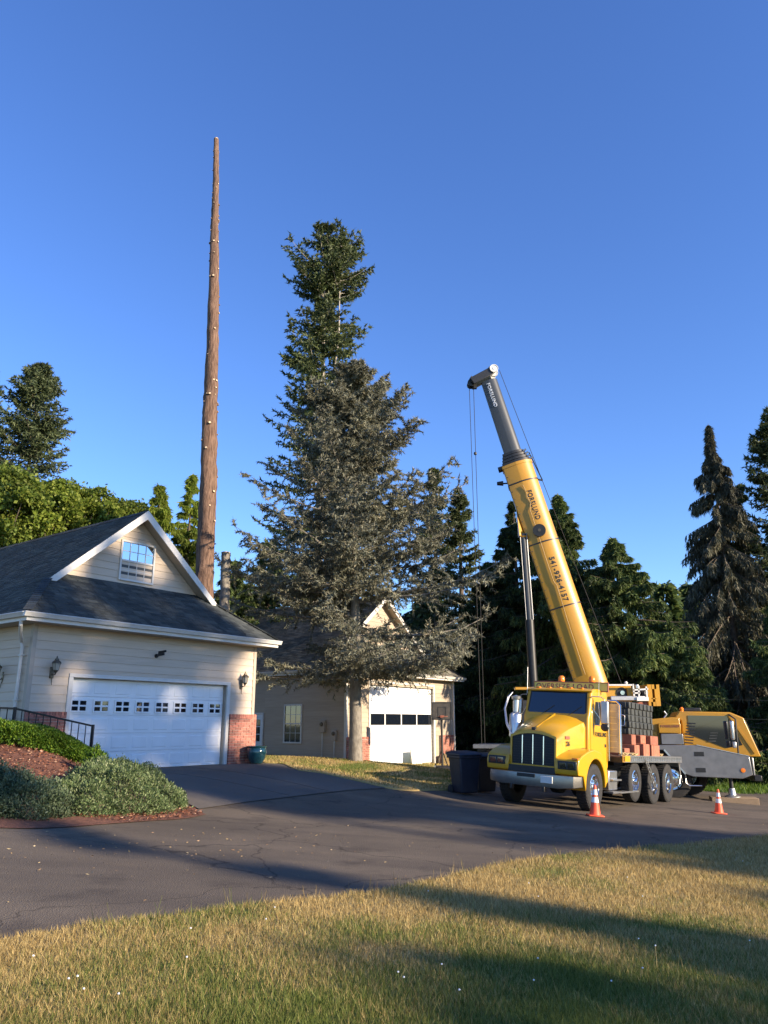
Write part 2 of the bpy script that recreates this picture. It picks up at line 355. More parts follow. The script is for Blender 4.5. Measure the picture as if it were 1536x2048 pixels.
        if bevel:
            md = o.modifiers.new('bevel', 'BEVEL'); md.width = bevel; md.segments = seg; md.limit_method = 'ANGLE'; md.angle_limit = R(35)
            me.polygons.foreach_set('use_smooth', np.ones(len(me.polygons), bool)); me.set_sharp_from_angle(angle=R(smooth or 50))
            md.harden_normals = False
        if kind: o['kind'] = kind
        return o
def text(body, size, origin, xd, yd, matname, parent, world=None, bold=.0, depth=.004, name='lettering', sx=1.0):
    cu = bpy.data.curves.new('txt', 'FONT'); cu.body = body; cu.size = size; cu.extrude = depth; cu.offset = bold; cu.resolution_u = 3; cu.space_character = 1.12
    t = bpy.data.objects.new('txt', cu); COL.objects.link(t)
    dg = bpy.context.evaluated_depsgraph_get(); me = bpy.data.meshes.new_from_object(t.evaluated_get(dg))
    bpy.data.objects.remove(t); bpy.data.curves.remove(cu)
    xd = Vector(xd).normalized(); yd = Vector(yd); yd = (yd-xd*yd.dot(xd)).normalized(); zd = xd.cross(yd)
    M = Matrix((xd*sx, yd, zd)).transposed().to_4x4(); M.translation = Vector(origin)
    if world is not None: M = MW[world.name].inverted() @ M
    me.transform(M); me.materials.clear(); me.materials.append(MATS[matname]); me.name = name
    return link(bpy.data.objects.new(name, me), parent)
def frame(o, bear, up=(0, 0, 1)):
    up = Vector(up).normalized(); f = Vector((math.sin(bear), math.cos(bear), 0)); f = (f-up*f.dot(up)).normalized(); l = up.cross(f)
    M = Matrix((f, l, up)).transposed().to_4x4(); M.translation = Vector(o); return M
def dup(root, mtx, label=None, group=None):
    def cp(o, par):
        c = o.copy(); COL.objects.link(c); c.parent = par
        for ch in list(o.children): cp(ch, c)
        return c
    r = cp(root, None); r.matrix_world = mtx
    if label: r['label'] = label
    if group: r['group'] = group
    return r

# ------------------------------------------------------------ ground sheets
def sheet(name, poly, off, matname, step=.5, skirt=0, parent=None, jitter=0):
    poly = [tuple(map(float, p)) for p in poly]
    # resample the border
    bd = []
    for i, p in enumerate(poly):
        q = poly[(i+1) % len(poly)]; l = math.hypot(q[0]-p[0], q[1]-p[1]); n = max(1, int(l/step))
        for k in range(n): bd.append((p[0]+(q[0]-p[0])*k/n, p[1]+(q[1]-p[1])*k/n))
    xs = [p[0] for p in poly]; ys = [p[1] for p in poly]
    gx, gy = np.meshgrid(np.arange(min(xs), max(xs), step), np.arange(min(ys), max(ys), step))
    pts = [Vector(p) for p in bd]+[Vector((a, b)) for a, b in zip(gx.ravel(), gy.ravel())]
    nb = len(bd)
    vs, es, fs, *_ = delaunay_2d_cdt(pts, [(i, (i+1) % nb) for i in range(nb)], [list(range(nb))], 1, 1e-4)
    V = np.array([(v.x, v.y) for v in vs]); Z = H(V[:, 0], V[:, 1])+off
    mb = MB(); mb.add(np.column_stack([V, Z]), fs)
    if skirt:
        B = np.array(bd); zb = H(B[:, 0], B[:, 1])
        b = len(mb.v); n = len(B)
        mb.v += [(x, y, z+off) for (x, y), z in zip(bd, zb)]+[(x, y, z+off-skirt) for (x, y), z in zip(bd, zb)]
        mb.f += [(b+i, b+(i+1) % n, b+n+(i+1) % n, b+n+i) for i in range(n)]
    o = mb.build(name, matname, parent, smooth=60, fix=False)
    return tag(o, kind='structure') if parent is None else o
def smooth_line(pts, n=6):
    out = []; P = [np.array(p, float) for p in pts]; P = [P[0]*2-P[1]]+P+[P[-1]*2-P[-2]]
    for i in range(1, len(P)-2):
        for k in range(n):
            t = k/n; a, b, c, d = P[i-1:i+3]
            out.append(tuple(.5*((2*b)+(-a+c)*t+(2*a-5*b+4*c-d)*t*t+(-a+3*b-3*c+d)*t**3)))
    out.append(tuple(P[-2])); return out
# forest floor / ground sheet out to the horizon (rings, coarse outside)
gx = np.concatenate([np.linspace(-900, -60, 12), np.arange(-50, 50.1, 1.0), np.linspace(60, 900, 12)])
gy = np.concatenate([np.linspace(-300, -40, 7), np.arange(-35, 70.1, 1.0), np.linspace(80, 1200, 14)])
X, Y = np.meshgrid(gx, gy); Z = H(X, Y)-.09
nx, ny = len(gx), len(gy); idx = np.arange(nx*ny).reshape(ny, nx)
Fq = np.column_stack([idx[:-1, :-1].ravel(), idx[:-1, 1:].ravel(), idx[1:, 1:].ravel(), idx[1:, :-1].ravel()])
tag(mesh_np('ground', np.column_stack([X.ravel(), Y.ravel(), Z.ravel()]), Fq, 'forest_floor', smooth=True), kind='structure')

near_edge_px = [(0, 1884), (110, 1867), (200, 1853), (330, 1838), (440, 1822), (560, 1808), (680, 1797), (768, 1783), (880, 1760), (1000, 1734), (1100, 1716), (1230, 1703), (1380, 1690), (1536, 1674)]
near_edge = smooth_line([gp(*p) for p in near_edge_px], 4)
rr_ = random.Random(4)
near_edge = [(x+rr_.uniform(-.03, .03), y+rr_.uniform(-.04, .04)) for x, y in near_edge]
xl, yl = near_edge[0]; xr, yr = near_edge[-1]
near_full = [(-16, yl-4.2), (-8, yl-1.6)]+near_edge+[(xr+5, yr+2.0), (xr+16, yr+5.5)]
far_edge = [(30, 33.5), (18, 33.2), (14.6, 32.2), (11, 31.8), (6, 31.5), (4.3, 30.5), gp(905, 1581)]
strip_edge_px = [(900, 1581), (830, 1582), (775, 1577), (700, 1560), (640, 1547), (580, 1536), (530, 1527), (512, 1522)]
strip_edge = smooth_line([gp(*p) for p in strip_edge_px], 3)
tip = gp(412, 1630)
apron_px = [(398, 1619), (500, 1604), (620, 1590), (700, 1581), (772, 1577)]
bed_front_px = [(0, 1657), (60, 1658), (140, 1655), (230, 1648), (310, 1642), (370, 1638), (412, 1630)]
bed_front = smooth_line([gp(*p) for p in bed_front_px], 3)
asph = near_full+far_edge+[(-2, 30), (-5.5, 25), (-9, 20.5), (-16, 16)]
sheet('asphalt_driveway', asph, -.004, 'asphalt', .45)
def g1w(x, y, z): 
    p = G1O+D1*x-N1*y; return (float(p[0]), float(p[1]), z)
# concrete apron in slabs with joints between them
ap = [gp(*p) for p in apron_px]
ap_poly = ap+[g1w(6.9, -.3, 0)[:2], g1w(5.9, .02, 0)[:2], g1w(-2.0, .02, 0)[:2], gp(300, 1560), gp(365, 1603)]
apron = sheet('concrete_apron', ap_poly, .012, 'concrete', .4)
mb = MB()
for fx in (1.55, 3.1):
    pr = [np.array(g1w(fx+.05*k, -.1-k*.5, 0)) for k in range(11)]
    for a, b in zip(pr[:-1], pr[1:]):
        a[2] = H(a[0], a[1])+.0145; b[2] = H(b[0], b[1])+.0145; mb.bar(a, b, .012, .003)
mb.build('joint', 'black_paint', apron)
# lawns
lawn_front = near_full[::-1]+[(-16, -12), (24, -12)]
sheet('lawn', lawn_front, .022, 'lawn', .3, skirt=.05)
g2c = lambda x, y: tuple(G2O+D1*x-N1*y)
lawn_back = strip_edge+[gp(505, 1516), g2c(-.4, 9.0), g2c(-.02, 9), g2c(-.02, .02), g2c(8.6, .02), (4.3, 30.6)]
sheet('lawn_strip', lawn_back, .03, 'lawn', .35, skirt=.05)
# planted bed
bed_poly = bed_front+[gp(372, 1612), gp(352, 1590), gp(300, 1556), g1w(-.9, -1.0, 0)[:2], g1w(-1.4, -.05, 0)[:2], g1w(-3.5, 2, 0)[:2], (-16, 18), (-16, 12.0)]
sheet('mulch_bed', bed_poly, .010, 'mulch', .3)

# ------------------------------------------------------------ leaves
def norm(a): return a/(np.linalg.norm(a, axis=-1, keepdims=True)+1e-9)
def leaves(base, dirs, ln, wd, rng, wide=.45):
    n = len(base); rnd_ = rng.normal(size=(n, 3)); sd = norm(np.cross(dirs, rnd_))
    ln = np.broadcast_to(ln, n)[:, None]; wd = np.broadcast_to(wd, n)[:, None]
    mid = base+dirs*ln*wide; tip_ = base+dirs*ln
    V = np.stack([base, mid+sd*wd/2, tip_, mid-sd*wd/2], 1).reshape(-1, 3)
    return V
def needles(base, dirs, ln, wd, rng):
    n = len(base); sd = norm(np.cross(dirs, rng.normal(size=(n, 3))))*(np.broadcast_to(wd, n)[:, None]/2)
    return np.stack([base-sd, base+sd, base+dirs*np.broadcast_to(ln, n)[:, None]], 1).reshape(-1, 3)
def leaf_obj(name, V, matname, parent=None, kind=None, k=4):
    return mesh_np(name, V, np.arange(len(V)).reshape(-1, k), matname, parent, kind=kind)
def tri_blades(name, base, hgt, wd, lean, rng, matname, kind='stuff', parent=None):
    n = len(base); a = rng.uniform(0, 2*math.pi, n); sd = np.column_stack([np.cos(a), np.sin(a), 0*a])*wd[:, None]/2
    b = rng.uniform(0, 2*math.pi, n); tp = base+np.column_stack([np.cos(b)*lean*hgt, np.sin(b)*lean*hgt, hgt])
    V = np.stack([base-sd, base+sd, tp], 1).reshape(-1, 3)
    return mesh_np(name, V, np.arange(3*n).reshape(-1, 3), matname, parent, kind=kind)
def in_poly(x, y, poly):
    inside = np.zeros(len(x), bool); n = len(poly)
    for i in range(n):
        x0, y0 = poly[i]; x1, y1 = poly[(i+1) % n]
        c = ((y0 > y) != (y1 > y)) & (x < (x1-x0)*(y-y0)/(y1-y0+1e-12)+x0); inside ^= c
    return inside


# ------------------------------------------------------------ garages (local: x along the front, y back, z up)
ROTG = math.pi/2-TH
def gm(o2): return Matrix.Translation((o2[0], o2[1], 0)) @ Matrix.Rotation(ROTG, 4, 'Z')
def board(parent, p00, p10, p01, p11, nrm, matname, name='siding_board'):
    """lap board: bottom edge p00-p10 stands proud, top edge p01-p11 tucks under the next one"""
    n = np.array(nrm, float); q = [np.array(v, float) for v in (p00, p10, p01, p11)]
    vs = [q[0], q[1], q[3], q[2], q[0]+n*.022, q[1]+n*.022, q[3]+n*.006, q[2]+n*.006]
    mb = MB().add(vs, [(3, 2, 1, 0), (4, 5, 6, 7), (0, 1, 5, 4), (1, 2, 6, 5), (2, 3, 7, 6), (3, 0, 4, 7)])
    return mb.build(name, matname, parent)
def boards_x(parent, spans, z0, z1, y, matname, ex=.2):
    """courses on a wall that faces -y; spans(za, zb) -> list of (x0 bottom, x1 bottom, x0 top, x1 top)"""
    z = z0
    while z < z1-.03:
        zt = min(z+ex, z1)
        for a, b, c, d in spans(z, zt): board(parent, (a, y, z), (b, y, z), (c, y, zt), (d, y, zt), (0, -1, 0), matname)
        z += ex
def shingles(name, u0, u1, O, U, V, vmax, matname, parent, rng, ex=.14, tw=.30):
    """tabs on a roof plane: O + U*u + V*v ; u0(v), u1(v) clip"""
    O, U, V = map(lambda a: np.array(a, float), (O, U, V)); Nn = np.cross(U, V)
    if Nn[2] < 0: Nn = -Nn
    vs = []; fs = []; v = 0
    while v < vmax-.01:
        vt = min(v+ex*1.35, vmax); a, b = u0(v), u1(v); u = a-rng.uniform(0, tw)
        while u < b:
            w = tw*rng.uniform(.45, 1.15); ua, ub = max(u, a), min(u+w-.006, b); u += w
            if ub-ua < .02: continue
            at, bt = max(ua, u0(vt)), min(ub, u1(vt))
            if bt < at: at = bt = (at+bt)/2
            t = rng.uniform(.016, .030); dv = rng.uniform(-.012, .012)
            k = len(vs)
            p = O+U*ua+V*(v+dv); q = O+U*ub+V*(v+dv); p2 = O+U*at+V*vt; q2 = O+U*bt+V*vt
            vs += [p, q, p+Nn*t, q+Nn*t, p2+Nn*.006, q2+Nn*.006]
            fs += [(k, k+1, k+3, k+2), (k+2, k+3, k+5, k+4)]
        v += ex
    return mesh_np(name, vs, fs, matname, parent, kind='stuff')
def window(parent, x0, x1, z0, z1, y, cols, rows, frame_m='trim', upper='glass', lower='glass', name='window', nrm='-y', fw=.055):
    """double hung window; on a wall facing -y, or on one facing -x with nrm='-x' (x0,x1 are then y values, y the wall's x)"""
    def bx(mb, a, b, d0, d1, c, e):
        return mb.box(a, b, y-d1, y-d0, c, e) if nrm == '-y' else mb.box(y-d1, y-d0, a, b, c, e)
    f = MB(); zm = (z0+z1)/2
    bx(f, x0-fw, x0, 0, .06, z0-fw, z1+fw); bx(f, x1, x1+fw, 0, .06, z0-fw, z1+fw)
    bx(f, x0, x1, 0, .058, z1, z1+fw); bx(f, x0, x1, 0, .066, z0-fw, z0)
    w = f.build(name, frame_m, parent, bevel=.006)
    for k, (a, b, gm_) in enumerate(((z0, zm-.02, lower), (zm+.02, z1, upper))):
        d = .012 if k == 0 else .024
        g = MB(); bx(g, x0, x1, d-.01, d, a, b); g.build('pane', gm_, w)
        g = MB()
        for i in range(1, cols): xx = x0+(x1-x0)*i/cols; bx(g, xx-.009, xx+.009, d, d+.012, a, b)
        for j in range(1, rows): zz = a+(b-a)*j/rows; bx(g, x0, x1, d+.001, d+.010, zz-.009, zz+.009)
        g.build('muntin', frame_m, w)
    g = MB(); bx(g, x0, x1, .0, .046, zm-.025, zm+.025); g.build('meeting_rail', frame_m, w)
    return w
def pier(parent, x0, x1, z0, z1, y, joined, side=None, depth=.35):
    """brick pier cladding on the front wall, proud of the siding, with a rowlock cap course; side='+x' turns the corner"""
    c = MB().box(x0+.012, x1-.012, y-.05, y+.02, z0, z1-.004).build('brick_pier', 'mortar', parent)
    rng = random.Random(int(x0*100)+7); BL, BH, J = .203, .062, .011
    shapes = {}
    def mesh(w, h, d):
        key = (round(w, 3), h)
        if key not in shapes:
            o = MB().box(0, w, -.075, -.03, 0, h); shapes[key] = o
        return shapes[key]
    acc = MB(); me_cache = {}; z = z0; row = 0; top = z1-.105
    def put(xa, w, h, zz):
        jy = rng.uniform(-.004, .004)
        if joined: acc.box(xa, xa+w, y-.075+jy, y-.03, zz, zz+h); return
        key = (round(w, 3), round(h, 3))
        if key not in me_cache:
            o = MB().box(0, w, -.045, 0, 0, h).build('brick', 'brick', c); me_cache[key] = o.data
        else: o = link(bpy.data.objects.new('brick', me_cache[key]), c)
        o.location = (xa, y-.03+jy, zz)
    while z < top-.03:
        x = x0-(BL/2 if row % 2 else 0)
        while x < x1-.02:
            a, b = max(x, x0), min(x+BL, x1)
            if b-a > .03: put(a, b-a, BH, z)
            x += BL+J
        z += BH+J; row += 1
    x = x0
    while x < x1-.02: put(x, min(.062, x1-x), .105, z1-.1); x += .073
    if joined: acc.build('bricks', 'brick_far', c, kind='stuff')
    return c
def garage_shell(g, x0, x1, z0, eave, depth, pitch, sk, setb, sid, shing, rng, over=.45, opening=None):
    xm = (x0+x1)/2; hw = (x1-x0)/2+over; ridge = eave+hw*pitch; tp = .08
    oa, ob, oz = opening
    MB().box(x0+.03, oa, .03, depth, z0-.6, eave-.06).box(ob, x1-.03, .03, depth, z0-.6, eave-.06).box(oa, ob, .03, depth, oz, eave-.06).box(oa, ob, .2, depth, z0-.6, oz).build('wall', sid, g)
    # gable wall stands back behind the skirt roof
    gy = setb+.42; zb = eave+(gy+over)*sk-.05
    gz = lambda z: (ridge-.12-z)/pitch
    MB().prism([(xm-gz(zb-.5), zb-.5), (xm+gz(zb-.5), zb-.5), (xm, ridge-.12)], gy+.002, gy+.12).build('gable_wall', sid, g)
    z = zb-.02
    while z < ridge-.35:
        zt = min(z+.2, ridge-.3); a, b = gz(z)-.02, gz(zt)-.02
        if b > .05:
            board(g, (xm-a, gy, z), (xm+a, gy, z), (xm-b, gy, zt), (xm+b, gy, zt), (0, -1, 0), sid)
        z += .2
    # roof decks: solid, thin
    k = sk/pitch      # hip in plan: hx = hy*k
    hx = (setb+over)*k
    sl = math.hypot(1, pitch); Vn = lambda s: np.array([s/sl, 0, pitch/sl])
    for s, xe in ((1, x0-over), (-1, x1+over)):
        pts = [(xe, -over), (xe+s*hx, setb), (xm, setb), (xm, depth), (xe, depth)]
        zz = lambda x: eave+abs(x-xe)*pitch
        top = [(x, y, zz(x)) for x, y in pts]; bot = [(x, y, zz(x)-tp) for x, y in pts]; n = len(pts)
        MB().add(top+bot, [tuple(range(n)), tuple(range(2*n-1, n-1, -1))]+[(i, (i+1) % n, n+(i+1) % n, n+i) for i in range(n)]).build('roof_deck', 'black_paint', g)
        def umin(v, hx=hx): h = v/sl; return -over+h/k if h < hx else setb-.03
        shingles('shingles', umin, lambda v: depth, (xe, 0, eave), (0, 1, 0), Vn(s), hw*sl, shing, g, rng)
    yb = gy; top = [(x0-over, -over, eave), (x1+over, -over, eave), (x1+over-(yb+over)*k, yb, eave+(yb+over)*sk), (x0-over+(yb+over)*k, yb, eave+(yb+over)*sk)]
    bot = [(x, y, z-tp) for x, y, z in top]
    MB().add(top+bot, [(0, 1, 2, 3), (7, 6, 5, 4), (0, 4, 5, 1), (1, 5, 6, 2), (2, 6, 7, 3), (3, 7, 4, 0)]).build('skirt_deck', 'black_paint', g)
    sl2 = math.hypot(1, sk)
    shingles('shingles', lambda v: x0-over+v/sl2*k, lambda v: x1+over-v/sl2*k, (0, -over, eave), (1, 0, 0), (0, 1/sl2, sk/sl2), (yb+over)*sl2, shing, g, rng)
    # hip caps and ridge caps
    cap = MB()
    for s, xe in ((1, x0-over), (-1, x1+over)):
        A = np.array([xe, -over, eave+.03]); B = np.array([xe+s*hx, setb, eave+(setb+over)*sk+.03]); n = 16
        for i in range(n):
            p = A+(B-A)*(i/n); q = A+(B-A)*((i+1.25)/n); q[2] += 0; p[2] += .014
            cap.bar(p, q, .2, .014)
    n = int((depth-setb)/.2)
    for i in range(n):
        y = setb+(depth-setb)*i/n
        for s in (1, -1):
            cap.add([(xm, y, ridge+.045), (xm, y+.25, ridge+.03), (xm+s*.14, y+.25, ridge+.03-.14*pitch), (xm+s*.14, y, ridge+.045-.14*pitch)], [(0, 1, 2, 3)])
    cap.build('cap_shingles', shing, g, kind='stuff', fix=False)
    # rake fascia, soffits under the rake, eave fascia, gutters
    for s in (1, -1):
        xt = (x0-over+hx) if s == 1 else (x1+over-hx); zt = eave+hx*pitch
        mb = MB(); a = np.array([xt, setb, zt]); b = np.array([xm, setb, ridge])
        hh = .19; vs = []
        for y in (setb-.03, setb+.0):
            vs += [(xt, y, zt+.02), (xm, y, ridge+.02), (xm, y, ridge-hh*1.25), (xt+s*.0, y, zt-hh)]
        mb.add(vs, [(0, 1, 2, 3), (7, 6, 5, 4), (0, 4, 5, 1), (1, 5, 6, 2), (2, 6, 7, 3), (3, 7, 4, 0)]); mb.build('rake_fascia', 'trim', g)
        vs = []
        for y in (setb+.002, gy+.02):
            vs += [(xt, y, zt-tp-.012), (xm, y, ridge-tp-.012), (xm, y, ridge-tp-.04), (xt, y, zt-tp-.04)]
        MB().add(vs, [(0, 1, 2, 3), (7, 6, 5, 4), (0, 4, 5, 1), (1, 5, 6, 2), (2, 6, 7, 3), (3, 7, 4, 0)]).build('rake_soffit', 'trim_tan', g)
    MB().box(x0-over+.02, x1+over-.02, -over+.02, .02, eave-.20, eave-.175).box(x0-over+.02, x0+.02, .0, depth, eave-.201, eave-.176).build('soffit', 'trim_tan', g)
    MB().box(x0-over, x1+over, -over, -over+.02, eave-.2, eave-.03).box(x0-over, x0-over+.02, -over+.02, depth, eave-.2, eave-.03).build('fascia', 'trim', g)
    prof = [(0, -.02), (-.115, -.02), (-.125, -.035), (-.105, -.06), (-.075, -.125), (0, -.13)]
    e = eave+.01
    gut = MB(); gut.prism([(-over+a, e+b) for a, b in prof], x0-over-.1, x1+over+.06, 'yz')
    gut.build('gutter', 'trim', g, smooth=40)
    gut = MB(); gut.prism([(x0-over+a, e+b) for a, b in prof], -over-.02, depth, 'xz'); gut.build('gutter', 'trim', g, smooth=40)
    return dict(xm=xm, ridge=ridge, gy=gy)

rng1 = random.Random(11)
M1 = gm(G1O)
g1 = empty('garage', M1, 'beige lap-sided garage with dark shingle roof and wide white door with small windows', 'garage')
X0, X1 = -1.2, 5.87
s1 = garage_shell(g1, X0, X1, FLOOR1, 4.12, 14.5, .86, .72, 1.0, 'siding', 'shingle', rng1, opening=(-.08, 4.77, 2.76))
DX0, DX1, DZ1 = -.08, 4.77, 2.76
def spans1(a, b):
    mid = (a+b)/2
    if mid < 1.96: return []
    if b <= DZ1+.09: return [(X0+.1, DX0-.11, X0+.1, DX0-.11), (DX1+.11, X1-.1, DX1+.11, X1-.1)]
    return [(X0+.1, X1-.1, X0+.1, X1-.1)]
boards_x(g1, spans1, 1.96-.0, 3.93, .03, 'siding', .1995)
# side wall courses (faces -x), seen beside the railing
z = FLOOR1-.2
while z < 3.9:
    zt = min(z+.2, 3.92)
    board(g1, (X0+.03, .12, z), (X0+.03, 14.4, z), (X0+.03, .12, zt), (X0+.03, 14.4, zt), (-1, 0, 0), 'siding'); z += .2
MB().box(X0-.002, X0+.1, -.005, .11, FLOOR1-.4, 3.92).build('corner_trim', 'trim_tan', g1)
MB().box(X1-.1, X1+.005, -.005, .1, FLOOR1-.4, 3.92).build('corner_trim', 'trim_tan', g1)
pier(g1, X0+.0, DX0-.115, FLOOR1-.1, 1.96, 0, False); pier(g1, DX1+.115, X1+.02, FLOOR1-.1, 1.96, 0, False)
MB().box(X1-.01, X1+.05, -.06, .5, FLOOR1-.3, 1.95).build('pier_return', 'brick', g1)
# door surround
MB().box(DX0-.115, DX0, -.025, .16, FLOOR1-.05, DZ1).box(DX1, DX1+.115, -.025, .16, FLOOR1-.05, DZ1).box(DX0-.115, DX1+.115, -.027, .16, DZ1, DZ1+.09).build('door_casing', 'trim', g1, bevel=.008)
gd = MB().box(DX0+.005, DX1-.005, .165, .19, FLOOR1, DZ1).build('garage_door', 'door_white', g1)
sh = (DZ1-FLOOR1)/5
for i in range(5):
    za, zb = FLOOR1+i*sh+.004, FLOOR1+(i+1)*sh-.004
    sec = MB(); n = 8; pw = (DX1-DX0)/n
    sec.box(DX0+.006, DX1-.006, .145, .164, za, zb)
    o = sec.build('door_section', 'door_white', gd, bevel=.004)
    pm = MB()
    for k in range(n):
        a = DX0+k*pw+.075; b = DX0+(k+1)*pw-.075
        if i == 3: continue
        pm.add([(a, .145, za+.07), (b, .145, za+.07), (b, .145, zb-.07), (a, .145, zb-.07), (a+.02, .137, za+.09), (b-.02, .137, za+.09), (b-.02, .137, zb-.09), (a+.02, .137, zb-.09)],
               [(4, 5, 6, 7), (0, 1, 5, 4), (1, 2, 6, 5), (2, 3, 7, 6), (3, 0, 4, 7)])
    if pm.v: pm.build('raised_panel', 'door_white', gd)
    if i == 3:
        for k in range(n):
            c = DX0+(k+.5)*pw; zc = (za+zb)/2-.0; w, h = .19, .115
            fm = MB()
            for (a, b, d, e) in ((c-w-.04, c-w, zc-h-.04, zc+h+.04), (c+w, c+w+.04, zc-h-.04, zc+h+.04)): fm.box(a, b, .12, .144, d, e)
            fm.box(c-w, c+w, .121, .144, zc+h, zc+h+.04).box(c-w, c+w, .121, .144, zc-h-.04, zc-h)
            fm.box(c-.022, c+.022, .123, .144, zc-h, zc+h).box(c-w, c-.022, .125, .144, zc-.02, zc+.02).box(c+.022, c+w, .125, .144, zc-.02, zc+.02)
            fo = fm.build('door_window', 'door_white', gd)
            for (a, b) in ((c-w, c-.022), (c+.022, c+w)):
                for (d, e) in ((zc-h, zc-.02), (zc+.02, zc+h)):
                    MB().box(a, b, .136, .1445, d, e).build('pane', 'windshield', gd)
window(g1, 1.88, 2.93, 5.60, 6.64, s1['gy'], 4, 2, upper='glass_sky', lower='screen')
# downspout on the side wall by the corner
ds = MB(); y0 = .32
ds.tube([(X0-.42, y0-.5, 3.98), (X0-.42, y0-.5, 3.84), (X0-.30, y0-.3, 3.70), (X0-.08, y0, 3.52), (X0-.05, y0, 3.40), (X0-.05, y0, FLOOR1-.1)], .04, 8)
for zz in (3.2, 2.2, 1.4): ds.box(X0-.1, X0+.02, y0-.055, y0+.055, zz, zz+.025)
ds.build('downspout', 'trim', g1, smooth=40)

rng2 = random.Random(12); M2 = gm(G2O)
g2 = empty('workshop', M2, 'sunlit tan workshop with tall white panel door, behind the blue cedar', 'garage')
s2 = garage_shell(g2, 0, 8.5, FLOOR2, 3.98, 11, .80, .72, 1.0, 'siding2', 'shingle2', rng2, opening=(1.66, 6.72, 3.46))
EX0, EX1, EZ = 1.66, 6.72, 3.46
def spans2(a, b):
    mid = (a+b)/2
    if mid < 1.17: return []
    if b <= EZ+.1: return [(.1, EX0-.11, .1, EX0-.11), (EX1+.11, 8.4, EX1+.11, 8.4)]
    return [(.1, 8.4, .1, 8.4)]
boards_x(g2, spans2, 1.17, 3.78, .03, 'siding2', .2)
z = FLOOR2-.1
while z < 3.77:
    zt = min(z+.2, 3.78)
    for a, b in ((.12, 2.44 if .82 < z+.1 < 2.6 else 4.80), (3.62 if .82 < z+.1 < 2.6 else 9, 4.80), (5.82, 10.9)):
        if zt > 2.12 and a == 5.82: continue
        if b-a > .1: board(g2, (.03, a, z), (.03, b, z), (.03, a, zt), (.03, b, zt), (-1, 0, 0), 'siding2')
    if zt > 2.12: board(g2, (.03, 4.8, z), (.03, 10.9, z), (.03, 4.8, zt), (.03, 10.9, zt), (-1, 0, 0), 'siding2')
    z += .2
MB().box(-.004, .1, -.005, .11, FLOOR2-.3, 3.78).build('corner_trim', 'trim', g2)
MB().box(8.4, 8.505, -.005, .1, FLOOR2-.3, 3.78).build('corner_trim', 'trim', g2)
pier(g2, .0, EX0-.12, FLOOR2-.12, 1.17, 0, True); pier(g2, EX1+.5, 8.56, FLOOR2-.12, 1.17, 0, True)
MB().box(8.5, 8.56, -.06, .5, FLOOR2-.3, 1.16).build('pier_return', 'brick', g2)
MB().box(EX0-.115, EX0, -.025, .16, FLOOR2-.05, EZ).box(EX1, EX1+.115, -.025, .16, FLOOR2-.05, EZ).box(EX0-.115, EX1+.115, -.027, .16, EZ, EZ+.1).build('door_casing', 'trim', g2, bevel=.008)
gd2 = MB().box(EX0+.005, EX1-.005, .165, .19, FLOOR2, EZ).build('garage_door', 'door_white', g2)
zs = [FLOOR2, .52, 1.08, 1.64, 2.17, 2.82, EZ]
for i in range(6):
    za, zb = zs[i]+.004, zs[i+1]-.004
    MB().box(EX0+.006, EX1-.006, .145, .164, za, zb).build('door_section', 'door_white', gd2, bevel=.004)
    if i == 3:
        pw = (EX1-EX0)/4.0
        for k in range(4):
            a, b = EX0+k*pw+.05, EX0+(k+1)*pw-.05
            MB().box(a, b, .120, .144, za+.02, za+.04).box(a, b, .120, .144, zb-.04, zb-.02).box(a, a+.03, .121, .144, za+.04, zb-.04).box(b-.03, b, .121, .144, za+.04, zb-.04).build('window_frame', 'black_paint', gd2)
            MB().box(a+.03, b-.03, .134, .1445, za+.04, zb-.04).build('pane', 'windshield', gd2)
window(g2, 2.55, 3.50, .95, 2.48, .03, 3, 2, nrm='-x', lower='windshield', upper='windshield', fw=.07)
# side door with a glazed upper half
ed = MB().box(-.03, .03, 4.82, 4.9, FLOOR2-.1, 2.12).box(-.03, .03, 5.72, 5.8, FLOOR2-.1, 2.12).box(-.03, .03, 4.82, 5.8, 2.12, 2.2).build('side_door', 'trim', g2, bevel=.006)
MB().box(-.015, .028, 4.9, 5.72, FLOOR2-.1, 2.12).build('door_leaf', 'steel_door', ed)
for i in range(3):
    for j in range(3): MB().box(-.022, -.014, 5.02+i*.2, 5.2+i*.2, .95+j*.33, 1.24+j*.33).build('pane', 'glass', ed)
# meter boxes on the side wall
for nm, a, b, c, d, lab in (('meter_box', 1.1, 1.42, 1.35, 1.85, 'pale grey meter box on the shaded side wall of the workshop'), ('junction_box', .48, .7, 1.02, 1.45, 'small grey junction box low on the side wall of the workshop')):
    e = empty(nm, M2 @ Matrix.Translation((0, (a+b)/2, c)), lab, 'utility box')
    h = (b-a)/2
    MB().box(-.115, .01, -h, h, 0, d-c).build('housing', 'siding2' if nm == 'meter_box' else 'trim_tan', e, bevel=.012)
    MB().lathe([(0, -.165), (.07, -.16), (.085, -.135), (.085, -.11)], 16, (0, 0, (d-c)*.68), 'x').build('dial', 'bronze', e, smooth=40)
    MB().cyl((-.05, 0, 0), (-.05, 0, -(c+.12-.1)), .018).build('conduit', 'alu_dull', e, smooth=40)
MB().box(8.42, 8.5, -.13, -.03, .0, 3.8).build('downspout', 'trim', g2, bevel=.02)

